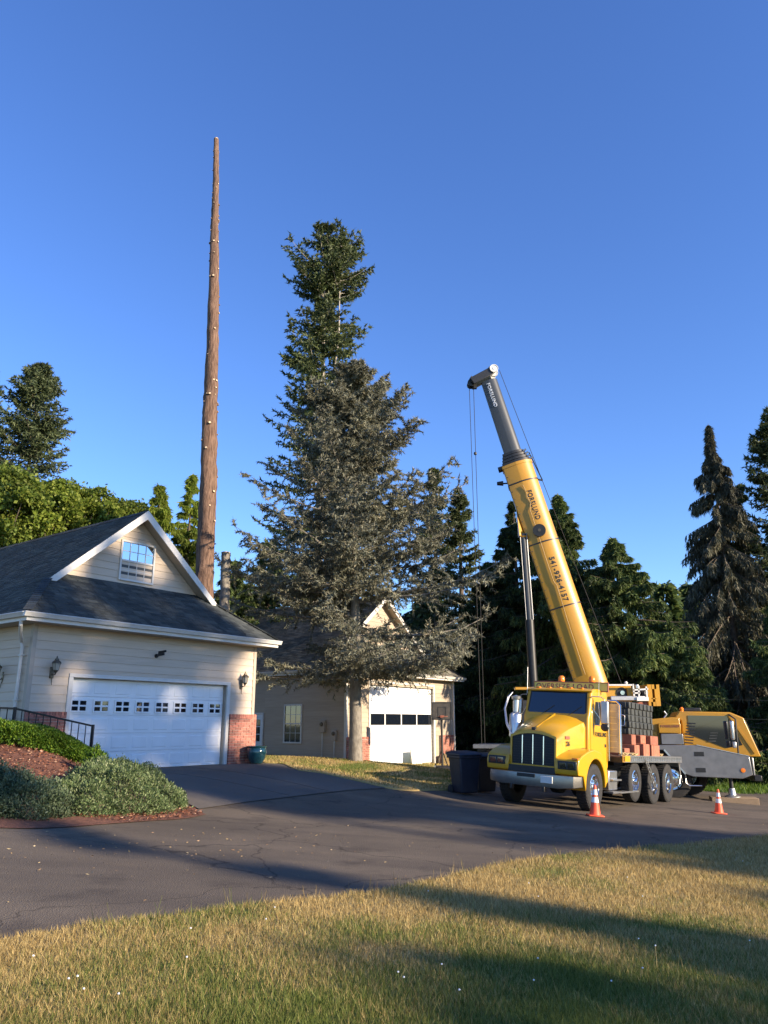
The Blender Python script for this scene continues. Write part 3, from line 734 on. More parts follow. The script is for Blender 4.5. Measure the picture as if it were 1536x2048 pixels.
# ------------------------------------------------------------ fixtures on the walls
def lantern(mtx, label):
    e = empty('wall_lantern', mtx, label, 'lantern', None)
    MB().box(-.05, .05, -.02, .03, -.13, .13).build('back_plate', 'bronze', e, bevel=.02)
    MB().tube([(0, 0, -.02), (0, -.07, -.06), (0, -.14, -.04), (0, -.155, .02)], .012, 8).build('arm', 'bronze', e, smooth=40)
    MB().lathe([(.03, .03), (.06, .05), (.085, .20), (.09, .21)], 8, (0, -.155, 0)).build('glass', 'lamp_glass', e)
    MB().lathe([(.11, .205), (.1, .235), (.05, .28), (.045, .31), (.02, .325), (.012, .37), (0, .38)], 8, (0, -.155, 0)).build('cap', 'bronze', e, smooth=30)
    MB().lathe([(.0, -.06), (.012, -.04), (.02, -.01), (.045, .02), (.065, .05)], 8, (0, -.155, 0)).build('base', 'bronze', e, smooth=30)
    MB().tube([(0, -.02, -.12), (0, -.03, -.24), (0, -.05, -.28)], [.012, .008, .004], 6).build('tail', 'bronze', e)
    cage = MB()
    for k in range(4):
        a = math.pi/4+k*math.pi/2; cage.bar((.062*math.cos(a), -.155+.062*math.sin(a), .05), (.09*math.cos(a), -.155+.09*math.sin(a), .21), .008)
    cage.build('cage', 'bronze', e)
lantern(M1 @ Matrix.Translation((-.64, .0, 2.84)), 'bronze wall lantern between the garage corner and the wide white door')
lantern(M1 @ Matrix.Translation((5.31, .0, 2.80)), 'bronze wall lantern above the brick pier beside the teal pot')
lantern(M1 @ Matrix.Translation((X0+.02, 1.15, 2.75)) @ Matrix.Rotation(-math.pi/2, 4, 'Z'), 'wall lantern on the garage side wall behind the downspout')
e = empty('security_camera', M1 @ Matrix.Translation((2.25, .0, 3.42)), 'small black security camera on the siding above the garage door', 'camera')
MB().lathe([(0, -.03), (.05, -.028), (.055, 0), (.055, .02)], 14, (0, 0, 0), 'y').build('mount', 'black_paint', e, smooth=40)
MB().tube([(0, 0, 0), (0, -.06, -.01), (.03, -.11, .02)], .014, 8).build('arm', 'black_paint', e, smooth=40)
MB().cyl((.0, -.08, .03), (.09, -.2, .06), .042, .045).build('body', 'black_paint', e, smooth=40)
MB().cyl((-.0, -.075, .085), (.12, -.235, .125), .03, .03).build('floodlight', 'black_paint', e, smooth=40)

# teal glazed pot by the pier
pp = np.array(g1w(5.63, -.42, 0)); zp = float(H(pp[0], pp[1]))+.012
e = empty('glazed_pot', Matrix.Translation((pp[0], pp[1], zp)), 'teal glazed ceramic pot against the brick pier', 'pot')
MB().lathe([(0, 0), (.16, 0), (.18, .02), (.25, .16), (.285, .30), (.27, .40), (.25, .43), (.285, .455), (.29, .48), (.26, .485), (.24, .46), (.235, .40), (0, .38)], 32).build('body', 'glaze', e, smooth=50)
MB().lathe([(0, .405), (.236, .4)], 24).build('soil', 'mulch', e)

# handrail beside the steps, from the porch down towards the apron
e = empty('handrail', Matrix.Translation((-6.2, 16.9, 1.0)), 'black metal handrail with thin balusters sloping down behind the hedge', 'railing')
def wl(px, py, Y): return aty(px, py, Y)-np.array([-6.2, 16.9, 1.0])
rp = [wl(-60, 1413, 16.6), wl(30, 1417, 17.0), wl(186, 1452, 17.5)]
MB().bar(rp[0], rp[1], .05, .04).bar(rp[1], rp[2], .05, .04).build('top_rail', 'black_iron', e, bevel=.008)
lo = [p-np.array([0, 0, .62]) for p in rp]
MB().bar(lo[0], lo[1], .04, .03).bar(lo[1], lo[2], .04, .03).build('bottom_rail', 'black_iron', e)
for p in (rp[2], rp[1]): MB().bar(p+np.array([0, 0, .03]), p-np.array([0, 0, 1.15]), .06).build('post', 'black_iron', e, bevel=.006)
for k in range(1, 11):
    p = rp[1]+(rp[2]-rp[1])*k/11; MB().bar(p, p-np.array([0, 0, .63]), .016).build('baluster', 'black_iron', e)
for k in range(1, 6):
    p = rp[0]+(rp[1]-rp[0])*k/6; MB().bar(p, p-np.array([0, 0, .63]), .016).build('baluster', 'black_iron', e)

# ------------------------------------------------------------ trees
def conifer(rng, Ht, prof, nb, z0=.05, slope=(.35, -.25), droop=-.15, upt=.15, lets=16, let_len=.34, nl=14, ll=.2, lw=.07, hang=.15, trunk_r=.25, jit=.25, spread=.8, tuft=.5, kblur=1.0, nside=1, bthick=.016, lean=(0, 0), pts=9, inner=.12, maxlet=9, wild=.22):
    """returns (wood MB, leaf verts). prof: [(fraction of height, radius)]"""
    pf = np.array(prof)
    hs = z0+(1-z0)*np.sort(rng.uniform(0, 1, nb))**.85; hs = np.minimum(hs, .995)
    az = rng.uniform(0, 2*math.pi, nb); Rr = np.interp(hs, pf[:, 0], pf[:, 1])*rng.uniform(1-jit, 1+jit*.55, nb)
    sl = slope[1]+(slope[0]-slope[1])*hs + rng.normal(0, .08, nb)
    s = np.linspace(0, 1, pts)
    rad = Rr[:, None]*s[None]; dz = Rr[:, None]*(sl[:, None]*s+droop*s**2+upt*s**3)
    baz = az[:, None]+rng.normal(0, .12, nb)[:, None]*s[None]
    lx = lean[0]*hs*Ht; ly = lean[1]*hs*Ht
    P = np.stack([lx[:, None]+rad*np.cos(baz), ly[:, None]+rad*np.sin(baz), hs[:, None]*Ht+dz], -1)
    wood = MB()
    tp = [(lean[0]*t*Ht, lean[1]*t*Ht, t*Ht) for t in np.linspace(0, 1, 14)]
    wood.tube([(0, 0, -.4)]+tp[1:], [trunk_r*1.12]+[max(.012, trunk_r*(1-t)**.85) for t in np.linspace(0, 1, 14)[1:]], 10)
    for i in range(nb):
        r0 = max(.008, bthick*Rr[i])
        wood.tube(P[i, ::2], [r0*(1-.85*k/4) for k in range((pts+1)//2)], 4, False)
    T = np.gradient(P, axis=1); T = norm(T)
    # branchlets
    sj = np.clip(inner+(1-inner)*(np.arange(lets)+.5)/lets + rng.uniform(-.03, .03, (nb, lets)), 0, .999)
    ki = sj*(pts-1); k0 = ki.astype(int); fr = (ki-k0)[..., None]; bi = np.arange(nb)[:, None]
    O = P[bi, k0]*(1-fr)+P[bi, k0+1]*fr; t = norm(T[bi, k0])
    lat = norm(np.cross(t, np.array([0, 0, 1.0]))); sgn = np.where(np.arange(lets) % 2 == 0, 1., -1.)[None, :, None]
    d = norm(t*.62+lat*sgn*spread+rng.normal(0, wild, O.shape)+np.array([0, 0, -hang]))
    ln = np.minimum(maxlet, Rr[:, None]*let_len*(1.08-sj)**.55*rng.uniform(.6, 1.2, (nb, lets))+.10)
    q = (np.arange(nl)+rng.uniform(0, 1, (nb, lets, nl)))/nl
    B = O[:, :, None]+d[:, :, None]*(ln[:, :, None]*q)[..., None]
    B[..., 2] -= hang*.5*ln[:, :, None]*q**2
    ld = norm(d[:, :, None]*tuft+rng.normal(0, .5, B.shape)+np.array([0, 0, -hang*.8]))
    B = B.reshape(-1, 3); ld = ld.reshape(-1, 3); n = len(B)
    V = needles(B, ld, rng.uniform(.6, 1.25, n)*ll, rng.uniform(.7, 1.3, n)*lw*1.15, rng)
    return wood, V
TREES = {}
def tree(name, label, pos, wood, V, leafm, barkm, cat='tree', group=None, sink=0):
    x, y = pos; z = float(H(x, y))-.05-sink
    e = empty(name, Matrix.Translation((x, y, z)), label, cat, group)
    wood.build('trunk', barkm, e, smooth=70, fix=False); leaf_obj('crown', V, leafm, e, k=3)
    return e
def topz(px, py, Y): return float(aty(px, py, Y)[2])
def place(px, Y, py=1450): return float(ray(px, py)[0]*Y), Y

# the tall limbed trunk and the shorter cut stem beside it
def pole(name, label, Yd, px_pts, barkm, stubs, seed):
    rng = np.random.default_rng(seed)
    P = np.array([aty(px, py, Yd) for px, py, w in px_pts]); W = np.array([w*np.linalg.norm(aty(px, py, Yd)-[0, 0, EYE])/F_PX/2*.96 for px, py, w in px_pts])
    base = P[0].copy(); gz = float(H(base[0], base[1]))-.3
    e = empty(name, Matrix.Translation((base[0], base[1], gz)), label, 'tree')
    t = np.linspace(0, len(P)-1, 70); k = np.arange(len(P))
    Q = np.stack([np.interp(t, k, P[:, i]) for i in range(3)], -1); w = np.interp(t, k, W)
    Q[0, 2] = gz
    Q = Q-np.array([base[0], base[1], gz])
    mb = MB(); n = 22; b = 0; ph = rng.uniform(0, 6.28, 6)
    for i in range(len(Q)):
        for j in range(n):
            a = 2*math.pi*j/n; r = w[i]*(1+.045*math.sin(3*a+ph[0]+i*.3)+.055*rng.normal()+.05*math.sin(i*1.7+ph[1])*math.sin(a+i*.6))
            mb.v.append((Q[i, 0]+r*math.cos(a), Q[i, 1]+r*math.sin(a), Q[i, 2]))
    for i in range(len(Q)-1):
        for j in range(n): mb.f.append((i*n+j, i*n+(j+1) % n, (i+1)*n+(j+1) % n, (i+1)*n+j))
    tr = mb.build('trunk', barkm, e, smooth=80, fix=False)
    cap = len(Q)-1
    MB().cyl(Q[cap]-[0, 0, .02], Q[cap]+[0, 0, .01], w[cap]*.97, n=18).build('cut_top', 'cut_wood', e)
    for j in range(stubs):
        f = rng.uniform(.12, .99)**.8; tt = f*(len(Q)-1); i0 = int(tt); c = Q[i0]; a = rng.uniform(-2.9, .4) if j % 4 else rng.uniform(0, 6.28)
        d = np.array([math.cos(a), math.sin(a), .25]); r = w[i0]; L_ = rng.uniform(.0, .035)+.05*r; rs = rng.uniform(.02, .06)*(1-.4*f)
        MB().cyl(c+d*r*.8, c+d*(r+L_), rs*1.5, rs*1.15, 8, False).build('branch_collar', barkm, e, smooth=60, fix=False)
        MB().cyl(c+d*(r+L_-.02), c+d*(r+L_+.006), rs, rs, 8).build('cut_stub', 'cut_wood', e)
    return e
pole('bare_fir_trunk', 'very tall limbed reddish fir trunk with cut branch stubs behind the garage', 28.0,
     [(405, 1480, 40), (408, 1180, 37), (412, 1080, 35), (416, 980, 33), (419, 860, 29.5), (423, 760, 26), (426, 640, 22), (428.5, 520, 18), (429.5, 440, 14), (431.5, 370, 11.5), (432.5, 278, 8.5)], 'bark_red', 70, 3)
pole('cut_stem', 'short grey limbed trunk cut off just above the garage roof', 29.5, [(447, 1480, 22), (449, 1215, 20), (452, 1105, 18)], 'bark_grey', 8, 5)

# blue Atlas cedar in front of the workshop
rng = np.random.default_rng(21)
cx, cy = place(712, 30.6); ch = topz(722, 735, 30.6)-float(H(cx, cy))
wood, V = conifer(rng, ch, [(0, 4.6), (.16, 5.2), (.25, 5.6), (.42, 4.9), (.6, 3.6), (.78, 2.5), (.9, 1.5), (1, .35)], 215, z0=.19, slope=(.60, -.02), droop=-.40, upt=.42, lets=38, let_len=.26, nl=46, ll=.16, lw=.036, hang=.12, trunk_r=.27, jit=.45, spread=.95, tuft=.3, bthick=.010, lean=(-.012, 0), maxlet=1.2, wild=.42, inner=.06)
cedar = tree('blue_cedar', 'large grey-blue cedar with spiky tangled branches growing before the workshop', (cx, cy), wood, V, 'blue_cedar', 'bark_grey')
# double-topped Douglas fir behind the workshop
rng = np.random.default_rng(22)
fx_, fy_ = place(652, 43, 458); fh = topz(648, 458, 43)-float(H(fx_, fy_))
prof = [(0, 4.2), (.3, 4.0), (.5, 3.4), (.62, 2.6), (.69, 2.4), (.75, 2.5), (.785, 2.2), (.80, .45), (.835, .45), (.852, 2.6), (.885, 2.8), (.93, 2.1), (.97, 1.3), (1, .35)]
w1, V1 = conifer(rng, fh, prof, 300, z0=.16, slope=(.45, -.2), droop=-.1, upt=.25, lets=16, let_len=.3, nl=14, ll=.26, lw=.085, hang=.12, trunk_r=.36, jit=.28)
w2, V2 = conifer(rng, fh*.985, [(0, 0.3), (.74, .3), (.84, .3), (.86, 1.5), (.92, 1.7), (.97, 1.1), (1, .3)], 60, z0=.84, slope=(.45, -.2), droop=-.1, upt=.25, lets=14, let_len=.32, nl=14, ll=.26, lw=.085, hang=.12, trunk_r=.2, jit=.4)
off = np.array([.95, .3, 0]); wood = MB(); wood.v = w1.v+[(x+off[0]*min(1, max(0, (z/fh-.6)/.12)), y, z) for x, y, z in w2.v]; wood.f = w1.f+[tuple(i+len(w1.v) for i in f) for f in w2.f]
tree('double_top_fir', 'tall dark green fir with a forked double top rising behind the blue cedar', (fx_, fy_), wood, np.concatenate([V1, V2+off]), 'fir', 'bark_pale')
# left group
def fir(px, py, Y, prof, nb, label, seed, leaf='fir_far', z0=.25, nl=13, lets=14, **kw):
    rng = np.random.default_rng(seed); x, y = place(px, Y, py); h = topz(px, py, Y)-float(H(x, y))
    a = dict(slope=(.45, -.25), droop=-.15, upt=.25, let_len=.32, ll=.25, lw=.08, hang=.12, trunk_r=.3, jit=.35); a.update(kw)
    w, V = conifer(rng, h, prof, nb, z0=z0, lets=lets, nl=nl, **a)
    return tree('fir_tree', label, (x, y), w, V, leaf, 'bark_dark')
fir(84, 728, 46, [(0, 3.4), (.45, 3.4), (.58, 3.2), (.64, 2.2), (.72, 2.5), (.82, 2.1), (.9, 1.5), (.97, .7), (1, .12)], 300, 'full dark fir with a rounded tip above the broadleaf trees', 31)
fir(-22, 735, 44, [(0, 3.4), (.5, 3.2), (.8, 2.1), (1, .2)], 130, 'ragged fir with bare grey twigs beside the full rounded fir', 32, nl=9)
# deciduous trees behind the garage
def broadleaf(px, py, Y, rx, rz, n, label, seed, leaf='maple', top_at=None):
    rng = np.random.default_rng(seed); x, y = place(px, Y, py); top = topz(px, py, Y)
    if top_at: x, y = top_at[:2]; top = top_at[2]+float(H(x, y))
    g = float(H(x, y)); h = top-g
    e = empty('broadleaf_tree', Matrix.Translation((x, y, g-.05)), label, 'tree', None)
    wood = MB(); wood.tube([(0, 0, 0), (.1, 0, h*.3), (-.1, .1, h*.6)], [.22, .17, .1], 8)
    C = []; nb = 80
    for k in range(nb):
        a = rng.uniform(0, 6.28); u = rng.uniform(-.55, 1); rr_ = math.sqrt(max(0, 1-u*u))*rng.uniform(.5, 1.0)
        c = np.array([rx*rr_*math.cos(a), rx*rr_*math.sin(a), h-rz+u*rz*.92]); C.append((c, rng.uniform(.45, 1.0)*rx*.27))
        wood.tube([(0, 0, h*rng.uniform(.3, .6)), c*.5+np.array([0, 0, h*.25]), c], [.07, .04, .01], 4, False)
    B = []; D_ = []
    for c, r in C:
        m = n//nb; v = norm(rng.normal(size=(m, 3))); p = c+v*(r*rng.uniform(.2, 1.0, m)**.6*np.where(rng.uniform(0, 1, m) < .18, 1.55, 1.0))[:, None]*np.array([1, 1, .72])
        B.append(p); D_.append(norm(v*.5+rng.normal(size=(m, 3))*.7+np.array([0, 0, -.3])))
    B = np.concatenate(B); D_ = np.concatenate(D_); m = len(B)
    V = leaves(B, D_, rng.uniform(.12, .24, m), rng.uniform(.09, .17, m), rng, .5)
    wood.build('trunk', 'bark_dark', e, smooth=60, fix=False); leaf_obj('crown', V, leaf, e); return e
broadleaf(10, 940, 36, 3.4, 3.6, 30000, 'large bright green broadleaf tree behind the garage roof, below the firs', 41)
broadleaf(124, 965, 37.5, 2.4, 2.8, 20000, 'leafy yellow-green tree between the firs and the garage ridge', 42, 'yellow_green')
broadleaf(200, 975, 39, 1.9, 2.6, 13000, 'thin upright broadleaf tree with open twigs above the garage ridge', 43)
broadleaf(256, 1000, 40, 1.8, 2.2, 11000, 'low broadleaf tree just showing over the ridge beside the gable peak', 44)
broadleaf(-70, 960, 35, 3.0, 4.0, 16000, 'broadleaf tree partly hidden behind the garage roof slope', 45, 'yellow_green')
# weeping cedars behind the gable
HEM = dict(slope=(.25, -.15), droop=-.55, upt=.35, let_len=.22, ll=.30, lw=.075, hang=.85, trunk_r=.24, jit=.3, spread=.5, tuft=.5, maxlet=1.2)
def hem(px, py, Y, prof, nb, label, seed, leaf='hemlock', name='weeping_cedar', z0=.03, lets=20, nl=15, bark='bark_dark', **kw):
    rng = np.random.default_rng(seed); x, y = place(px, Y, py); h = topz(px, py, Y)-float(H(x, y)); a = dict(HEM); a.update(kw)
    w, V = conifer(rng, h, prof, nb, z0=z0, lets=lets, nl=nl, **a)
    return tree(name, label, (x, y), w, V, leaf, bark)
hem(322, 968, 40, [(0, 2), (.6, 1.5), (.8, .9), (1, .12)], 120, 'narrow golden-green conifer just right of the gable peak', 51, 'yellow_green', z0=.3)
hem(386, 946, 41, [(0, 2), (.6, 1.4), (.8, .8), (1, .1)], 120, 'slim drooping conifer hugging the tall bare trunk', 52, 'yellow_green', z0=.3)
hem(470, 1120, 41, [(0, 2.6), (.5, 2.2), (1, .3)], 120, 'dark conifer behind the short cut trunk', 53, z0=.1)
hem(540, 1075, 44, [(0, 2.8), (.5, 2.4), (1, .3)], 130, 'dark conifer behind the workshop roof beside the fir', 54, z0=.1)
# behind the crane
fir(868, 938, 46, [(0, 2.6), (.5, 1.9), (.8, 1.0), (1, .15)], 150, 'small pointed fir behind the hoist ropes', 61, 'fir', z0=.1)
fir(917, 966, 47, [(0, 2.6), (.5, 1.8), (.8, .9), (1, .12)], 140, 'slender pointed fir beside the one behind the hoist ropes', 62, 'fir', z0=.1)
BIG = dict(lets=28, nl=24, let_len=.2, ll=.25, lw=.06)
hem(1026, 1000, 43, [(0, 3.4), (.3, 3.2), (.6, 2.3), (.85, .95), (.94, .4), (1, .1)], 230, 'dark hemlock behind the lift cylinder of the crane', 63, 'hemlock_shade_tint', z0=.02, **BIG)
hem(1116, 985, 41, [(0, 4.2), (.3, 4.0), (.6, 2.8), (.85, 1.0), (.94, .4), (1, .1)], 260, 'tall drooping hemlock behind the lettered boom', 64, z0=.02, **BIG)
hem(1228, 1073, 38.5, [(0, 4.6), (.3, 4.2), (.6, 3.1), (.85, 1.4), (.95, .5), (1, .1)], 290, 'broad drooping hemlock behind the crane winch', 65, z0=.02, **BIG)
hem(1330, 1240, 37.5, [(0, 3.8), (.4, 3.2), (.8, 1.6), (1, .4)], 170, 'low spreading hemlock behind the crane engine cover', 66, z0=.02, **BIG)
hem(978, 1120, 45, [(0, 2.9), (.4, 2.7), (.8, 1.4), (1, .3)], 190, 'shaded hemlock at the corner of the workshop', 67, 'hemlock_shade_tint', z0=.02, **BIG)
hem(1416, 846, 42, [(0, 4.0), (.2, 3.9), (.45, 2.9), (.7, 1.75), (.86, .95), (.90, .45), (.95, .22), (1, .1)], 340, 'grey-brown weeping spruce with hanging branches and a thin bent tip', 68, 'weeping', 'weeping_spruce', slope=(-.25, -.55), droop=-.35, upt=.1, hang=1.5, ll=.34, lw=.055, maxlet=1.5, lets=22, nl=18)
fir(1535, 815, 42, [(0, 3.6), (.5, 2.6), (.8, 1.6), (1, .2)], 210, 'dark fir with a long pointing branch right of the weeping spruce', 69, 'fir', z0=.05, lets=18)
hem(1476, 965, 44, [(0, 3.2), (.5, 2.2), (1, .15)], 170, 'dark conifer between the weeping spruce and the fir', 70, z0=.02)
hem(1560, 1180, 37, [(0, 3.2), (.5, 2.4), (1, .25)], 150, 'dark conifer low behind the crane cab', 71, z0=.02, **BIG)
# farther wood closing the view behind the yard
rng = np.random.default_rng(80); B = []; D_ = []
for k in range(34):
    x = rng.uniform(-14, 46) ; y = rng.uniform(52, 62); hgt = rng.uniform(9, 13); m = 1500
    u = rng.uniform(0, 1, m)**.7; rad = (1-u)*3.2+.2; a = rng.uniform(0, 6.28, m); rr_ = rad*np.sqrt(rng.uniform(.1, 1, m))
    B.append(np.column_stack([x+rr_*np.cos(a), y+rr_*np.sin(a), u*hgt-.9])); D_.append(norm(np.column_stack([np.cos(a), np.sin(a), -.6+0*a])+rng.normal(0, .4, (m, 3))))
B = np.concatenate(B); D_ = np.concatenate(D_)
far = leaf_obj('far_wood', leaves(B, D_, rng.uniform(.5, 1.1, len(B)), rng.uniform(.25, .45, len(B)), rng), 'hemlock', kind='stuff')
tag(far, 'dark conifer wood closing the view behind the hemlocks', 'woods')

# trees across the lawn to the right, outside the picture: they cast the long evening shade
def shade_tree(w, t, h, rad, nb, seed, label, leaf='fir', dens=1.0, z0=.05, bare=0):
    rng = np.random.default_rng(seed); sb = SUN_BEAR; t = t*.82
    x = w*.5+t*math.sin(sb); y = w*.866+t*math.cos(sb)
    wd, V = conifer(rng, h, [(0, rad), (bare, rad), (.4, rad*.95), (.75, rad*.6), (1, .2)], nb, z0=max(z0, bare), slope=(.3, -.2), droop=-.15, upt=.15, lets=int(14*dens), let_len=.36, nl=12, ll=.5, lw=.22, hang=.2, trunk_r=.3, jit=.35)
    return tree('fir_tree', label, (x, y), wd, V, leaf, 'bark_dark')
# @shade
shade_tree(14.3, 40, 23, 2.2, 135, 91, 'tall fir across the lawn to the right, casting shade on the garage')
shade_tree(16.9, 42, 25, 2.2, 140, 92, 'tallest fir across the lawn, casting shade over the drive and garage')
shade_tree(15.4, 50, 27, 2.3, 120, 93, 'far tall fir across the lawn behind the two shading the garage')
shade_tree(12.2, 62, 35, 1.8, 110, 99, 'very tall fir with a long bare lower trunk far across the lawn', bare=.60)
shade_tree(7.5, 34, 17, .55, 60, 94, 'slim fir across the lawn to the right')
for w_, t_, hh_, rr_, nn_, sd_, lb_ in ((5.2, 25, 8.6, 2.3, 3400, 195, 'open broadleaf tree beside the lawn, right of the photographer'), (10.6, 27, 8.2, 1.5, 1300, 196, 'small airy broadleaf tree across the lawn from the crane'), (18.3, 31, 9.1, 1.9, 7000, 197, 'low dense broadleaf tree across the drive from the truck'), (21.6, 33, 9.2, 1.5, 3600, 198, 'low rounded broadleaf tree beyond the drive, facing the crane')):
    t_ *= .82; x_ = w_*.5+t_*math.sin(SUN_BEAR); y_ = w_*.866+t_*math.cos(SUN_BEAR); bt = broadleaf(768, 1400, 30, rr_, 2.6, nn_, lb_, sd_, top_at=(x_, y_, hh_))
shade_tree(1.2, 28, 16, 1.4, 50, 96, 'sparse fir behind the photographer', dens=.6)
# a lower belt of firs farther off on the sunny side (what the windows mirror)
proto = shade_tree(24, 74, 13, 2.6, 120, 98, 'fir in the low belt of trees far across the lawn')
proto['group'] = 'low belt of firs across the lawn'
rb_ = random.Random(8)
for k in range(21):
    w_ = -14+k*4.6+rb_.uniform(-1, 1); t_ = 66+rb_.uniform(-4, 9)
    x_ = w_*.5+t_*math.sin(SUN_BEAR); y_ = w_*.866+t_*math.cos(SUN_BEAR)
    dup(proto, Matrix.Translation((x_, y_, float(H(x_, y_))-.05)) @ Matrix.Rotation(rb_.uniform(0, 6), 4, 'Z') @ Matrix.Scale(rb_.uniform(.8, 1.1), 4), group='low belt of firs across the lawn')

# ------------------------------------------------------------ hedge, shrubs
def hedge():
    rng = np.random.default_rng(101)
    ax = [(-11.0, 15.6, 1.80, .62), (-9.2, 15.9, 1.80, .62), (-8.0, 16.15, 1.78, .62), (-7.2, 16.35, 1.66, .60), (-6.6, 16.5, 1.46, .56), (-6.15, 16.6, 1.22, .48), (-5.8, 16.65, .98, .3)]
    A = np.array(ax); n = 62000; t = rng.uniform(0, len(A)-1, n); k = np.arange(len(A))
    cx, cy, tz, hw = [np.interp(t, k, A[:, i]) for i in range(4)]
    gz = H(cx, cy)-.02; a = rng.uniform(-.18, math.pi+.18, n); sh = rng.uniform(.86, 1.06, n)
    sx = np.sign(np.cos(a))*np.abs(np.cos(a))**.55; sz = np.abs(np.sin(a))**.55
    lump = 1+.05*np.sin(cx*5.1+a*3)+.04*np.sin(cx*11+a*5)
    dx, dy = .3, .95
    P = np.column_stack([cx-sx*hw*sh*lump*-.25, cy-sx*hw*sh*lump*.97, gz+(tz-gz)*sz*sh*lump])
    nr = norm(np.column_stack([.0*a, -sx, sz*1.0])+rng.normal(0, .75, (n, 3)))
    o0 = empty('hedge', Matrix.Translation((-8, 16.2, float(H(-8, 16.2)))), 'clipped bright green hedge stepping down in front of the handrail', 'hedge')
    off = np.array([-8, 16.2, float(H(-8, 16.2))])
    leaf_obj('foliage', leaves(P-off, nr, rng.uniform(.035, .07, n), rng.uniform(.022, .04, n), rng, .5), 'hedge', o0)
    core = MB(); secs = []
    for x, y, z, h in ax:
        g = float(H(x, y))-.1; secs.append([(x+math.cos(b)*h*.2-off[0], y+math.cos(b)*h*.86-off[1], g+(z-g)*.86*abs(math.sin(b))**.6-off[2]) for b in np.linspace(0, math.pi, 9)])
    core.loft(secs).build('twigs', 'bark_dark', o0, smooth=60)
hedge()
def mound(name, label, blobs, n, leaf, seed, ls=.045):
    rng = np.random.default_rng(seed); c0 = np.array(blobs[0][:2]); z0 = float(H(*c0))
    e = empty(name, Matrix.Translation((c0[0], c0[1], z0)), label, 'shrub', None)
    area = np.array([b[2]*b[3] for b in blobs]); B = []; N_ = []; core = MB()
    for (x, y, rx, ry, h), ar in zip(blobs, area):
        m = int(n*ar/area.sum()); v = norm(rng.normal(size=(m, 3))); v[:, 2] = np.abs(v[:, 2])
        lum = 1+.10*np.sin(v[:, 0]*9+x*3)+.10*np.sin(v[:, 1]*8+v[:, 2]*6)+.05*rng.normal(size=m)
        p = v*np.array([rx, ry, h])*lum[:, None]*rng.uniform(.82, 1.04, m)[:, None]
        q = p+np.array([x, y, 0]); q[:, 2] += H(q[:, 0], q[:, 1])-.02
        B.append(q); N_.append(norm(v*.6+np.array([0, 0, .5])+rng.normal(0, .55, (m, 3))))
        for i in range(9):
            a = i*.7; core.tube([(x-c0[0], y-c0[1], float(H(x, y))-z0-.03), (x+rx*.55*math.cos(a)-c0[0], y+ry*.55*math.sin(a)-c0[1], float(H(x, y))-z0+h*.7)], [.02, .008], 5, False)
        g = []; 
        for i in range(5):
            f = math.cos(i/4*math.pi/2); g.append([(x+rx*.8*f*math.cos(b)-c0[0], y+ry*.8*f*math.sin(b)-c0[1], float(H(x, y))-z0-.08+h*.8*math.sin(i/4*math.pi/2)) for b in np.linspace(0, 2*math.pi, 13)[:-1]])
        core.loft(g)
    B = np.concatenate(B)-np.array([c0[0], c0[1], z0]); N_ = np.concatenate(N_); m = len(B)
    leaf_obj('foliage', leaves(B, N_, rng.uniform(.6, 1.5, m)*ls, rng.uniform(.6, 1.2, m)*ls*.5, rng, .5), leaf, e)
    core.build('twigs', 'bark_dark', e, fix=False)
def bl(px, py, rx, ry, h):
    x, y = gp(px, py); return (x, y, rx, ry, h)
mound('low_shrub', 'spreading grey-green shrub mound at the corner of the mulch bed', [bl(225, 1612, .75, .7, .62), bl(290, 1610, .6, .6, .46), bl(262, 1588, .7, .7, .52), bl(160, 1620, .6, .5, .42), bl(330, 1606, .34, .4, .3), bl(215, 1590, .6, .6, .5)], 80000, 'shrub', 111)
mound('low_shrub', 'bluish-green shrub in the mulch bed at the hedge end of the frame', [bl(30, 1622, .75, .6, .5), bl(95, 1622, .55, .5, .34), bl(-40, 1615, .8, .7, .55)], 45000, 'shrub_blue', 112)
mound('leafy_sprig', 'light green sprigs at the hedge foot above the shrub mound', [bl(190, 1562, .22, .22, .55)], 2500, 'hedge', 113, .06)
# low plants behind the crane outrigger, by the far grass
for k, (px, py, s, h, lab) in enumerate(((1492, 1566, .9, .7, 'dark leafy bush on the far grass behind the outrigger timber'), (1536, 1570, .8, .6, 'round leafy bush at the far grass edge under the crane nose'))):
    mound('bush', lab, [bl(px, py, s, s, h), bl(px+14, py-4, s*.7, s*.7, h*.8)], 4500, 'hemlock', 120+k, .13)

# ------------------------------------------------------------ grass, chips, litter
rng = np.random.default_rng(131)
lf = [p for p in near_full]
n = 420000
yy = 3.8+rng.uniform(0, 1, n)**1.7*14; xx = rng.uniform(-.56, .56, n)*yy
ok = in_poly(xx, yy, lawn_front); xx, yy = xx[ok], yy[ok]; n = len(xx)
clump = .5+.5*np.sin(xx*2.3+np.sin(yy*1.9)*2)*np.sin(yy*2.1+1)
hg = (.022+.03*rng.uniform(0, 1, n)+.018*clump)*(1+.03*np.maximum(0, yy-6)); 
tall = rng.uniform(0, 1, n) < .004; hg[tall] *= 2.6
base = np.column_stack([xx, yy, H(xx, yy)+.02])
gl = tri_blades('grass', base, hg, (.0035+.0035*rng.uniform(0, 1, n))*(1+.12*np.maximum(0, yy-5)), rng.uniform(.1, .9, n), rng, 'grass_blade')
tag(gl, 'short dry and green lawn grass beside the drive', 'grass')
n = 60000; P4 = np.array(lawn_back); xx = rng.uniform(P4[:, 0].min(), P4[:, 0].max(), n); yy = rng.uniform(P4[:, 1].min(), P4[:, 1].max(), n)
ok = in_poly(xx, yy, lawn_back); xx, yy = xx[ok], yy[ok]; n = len(xx)
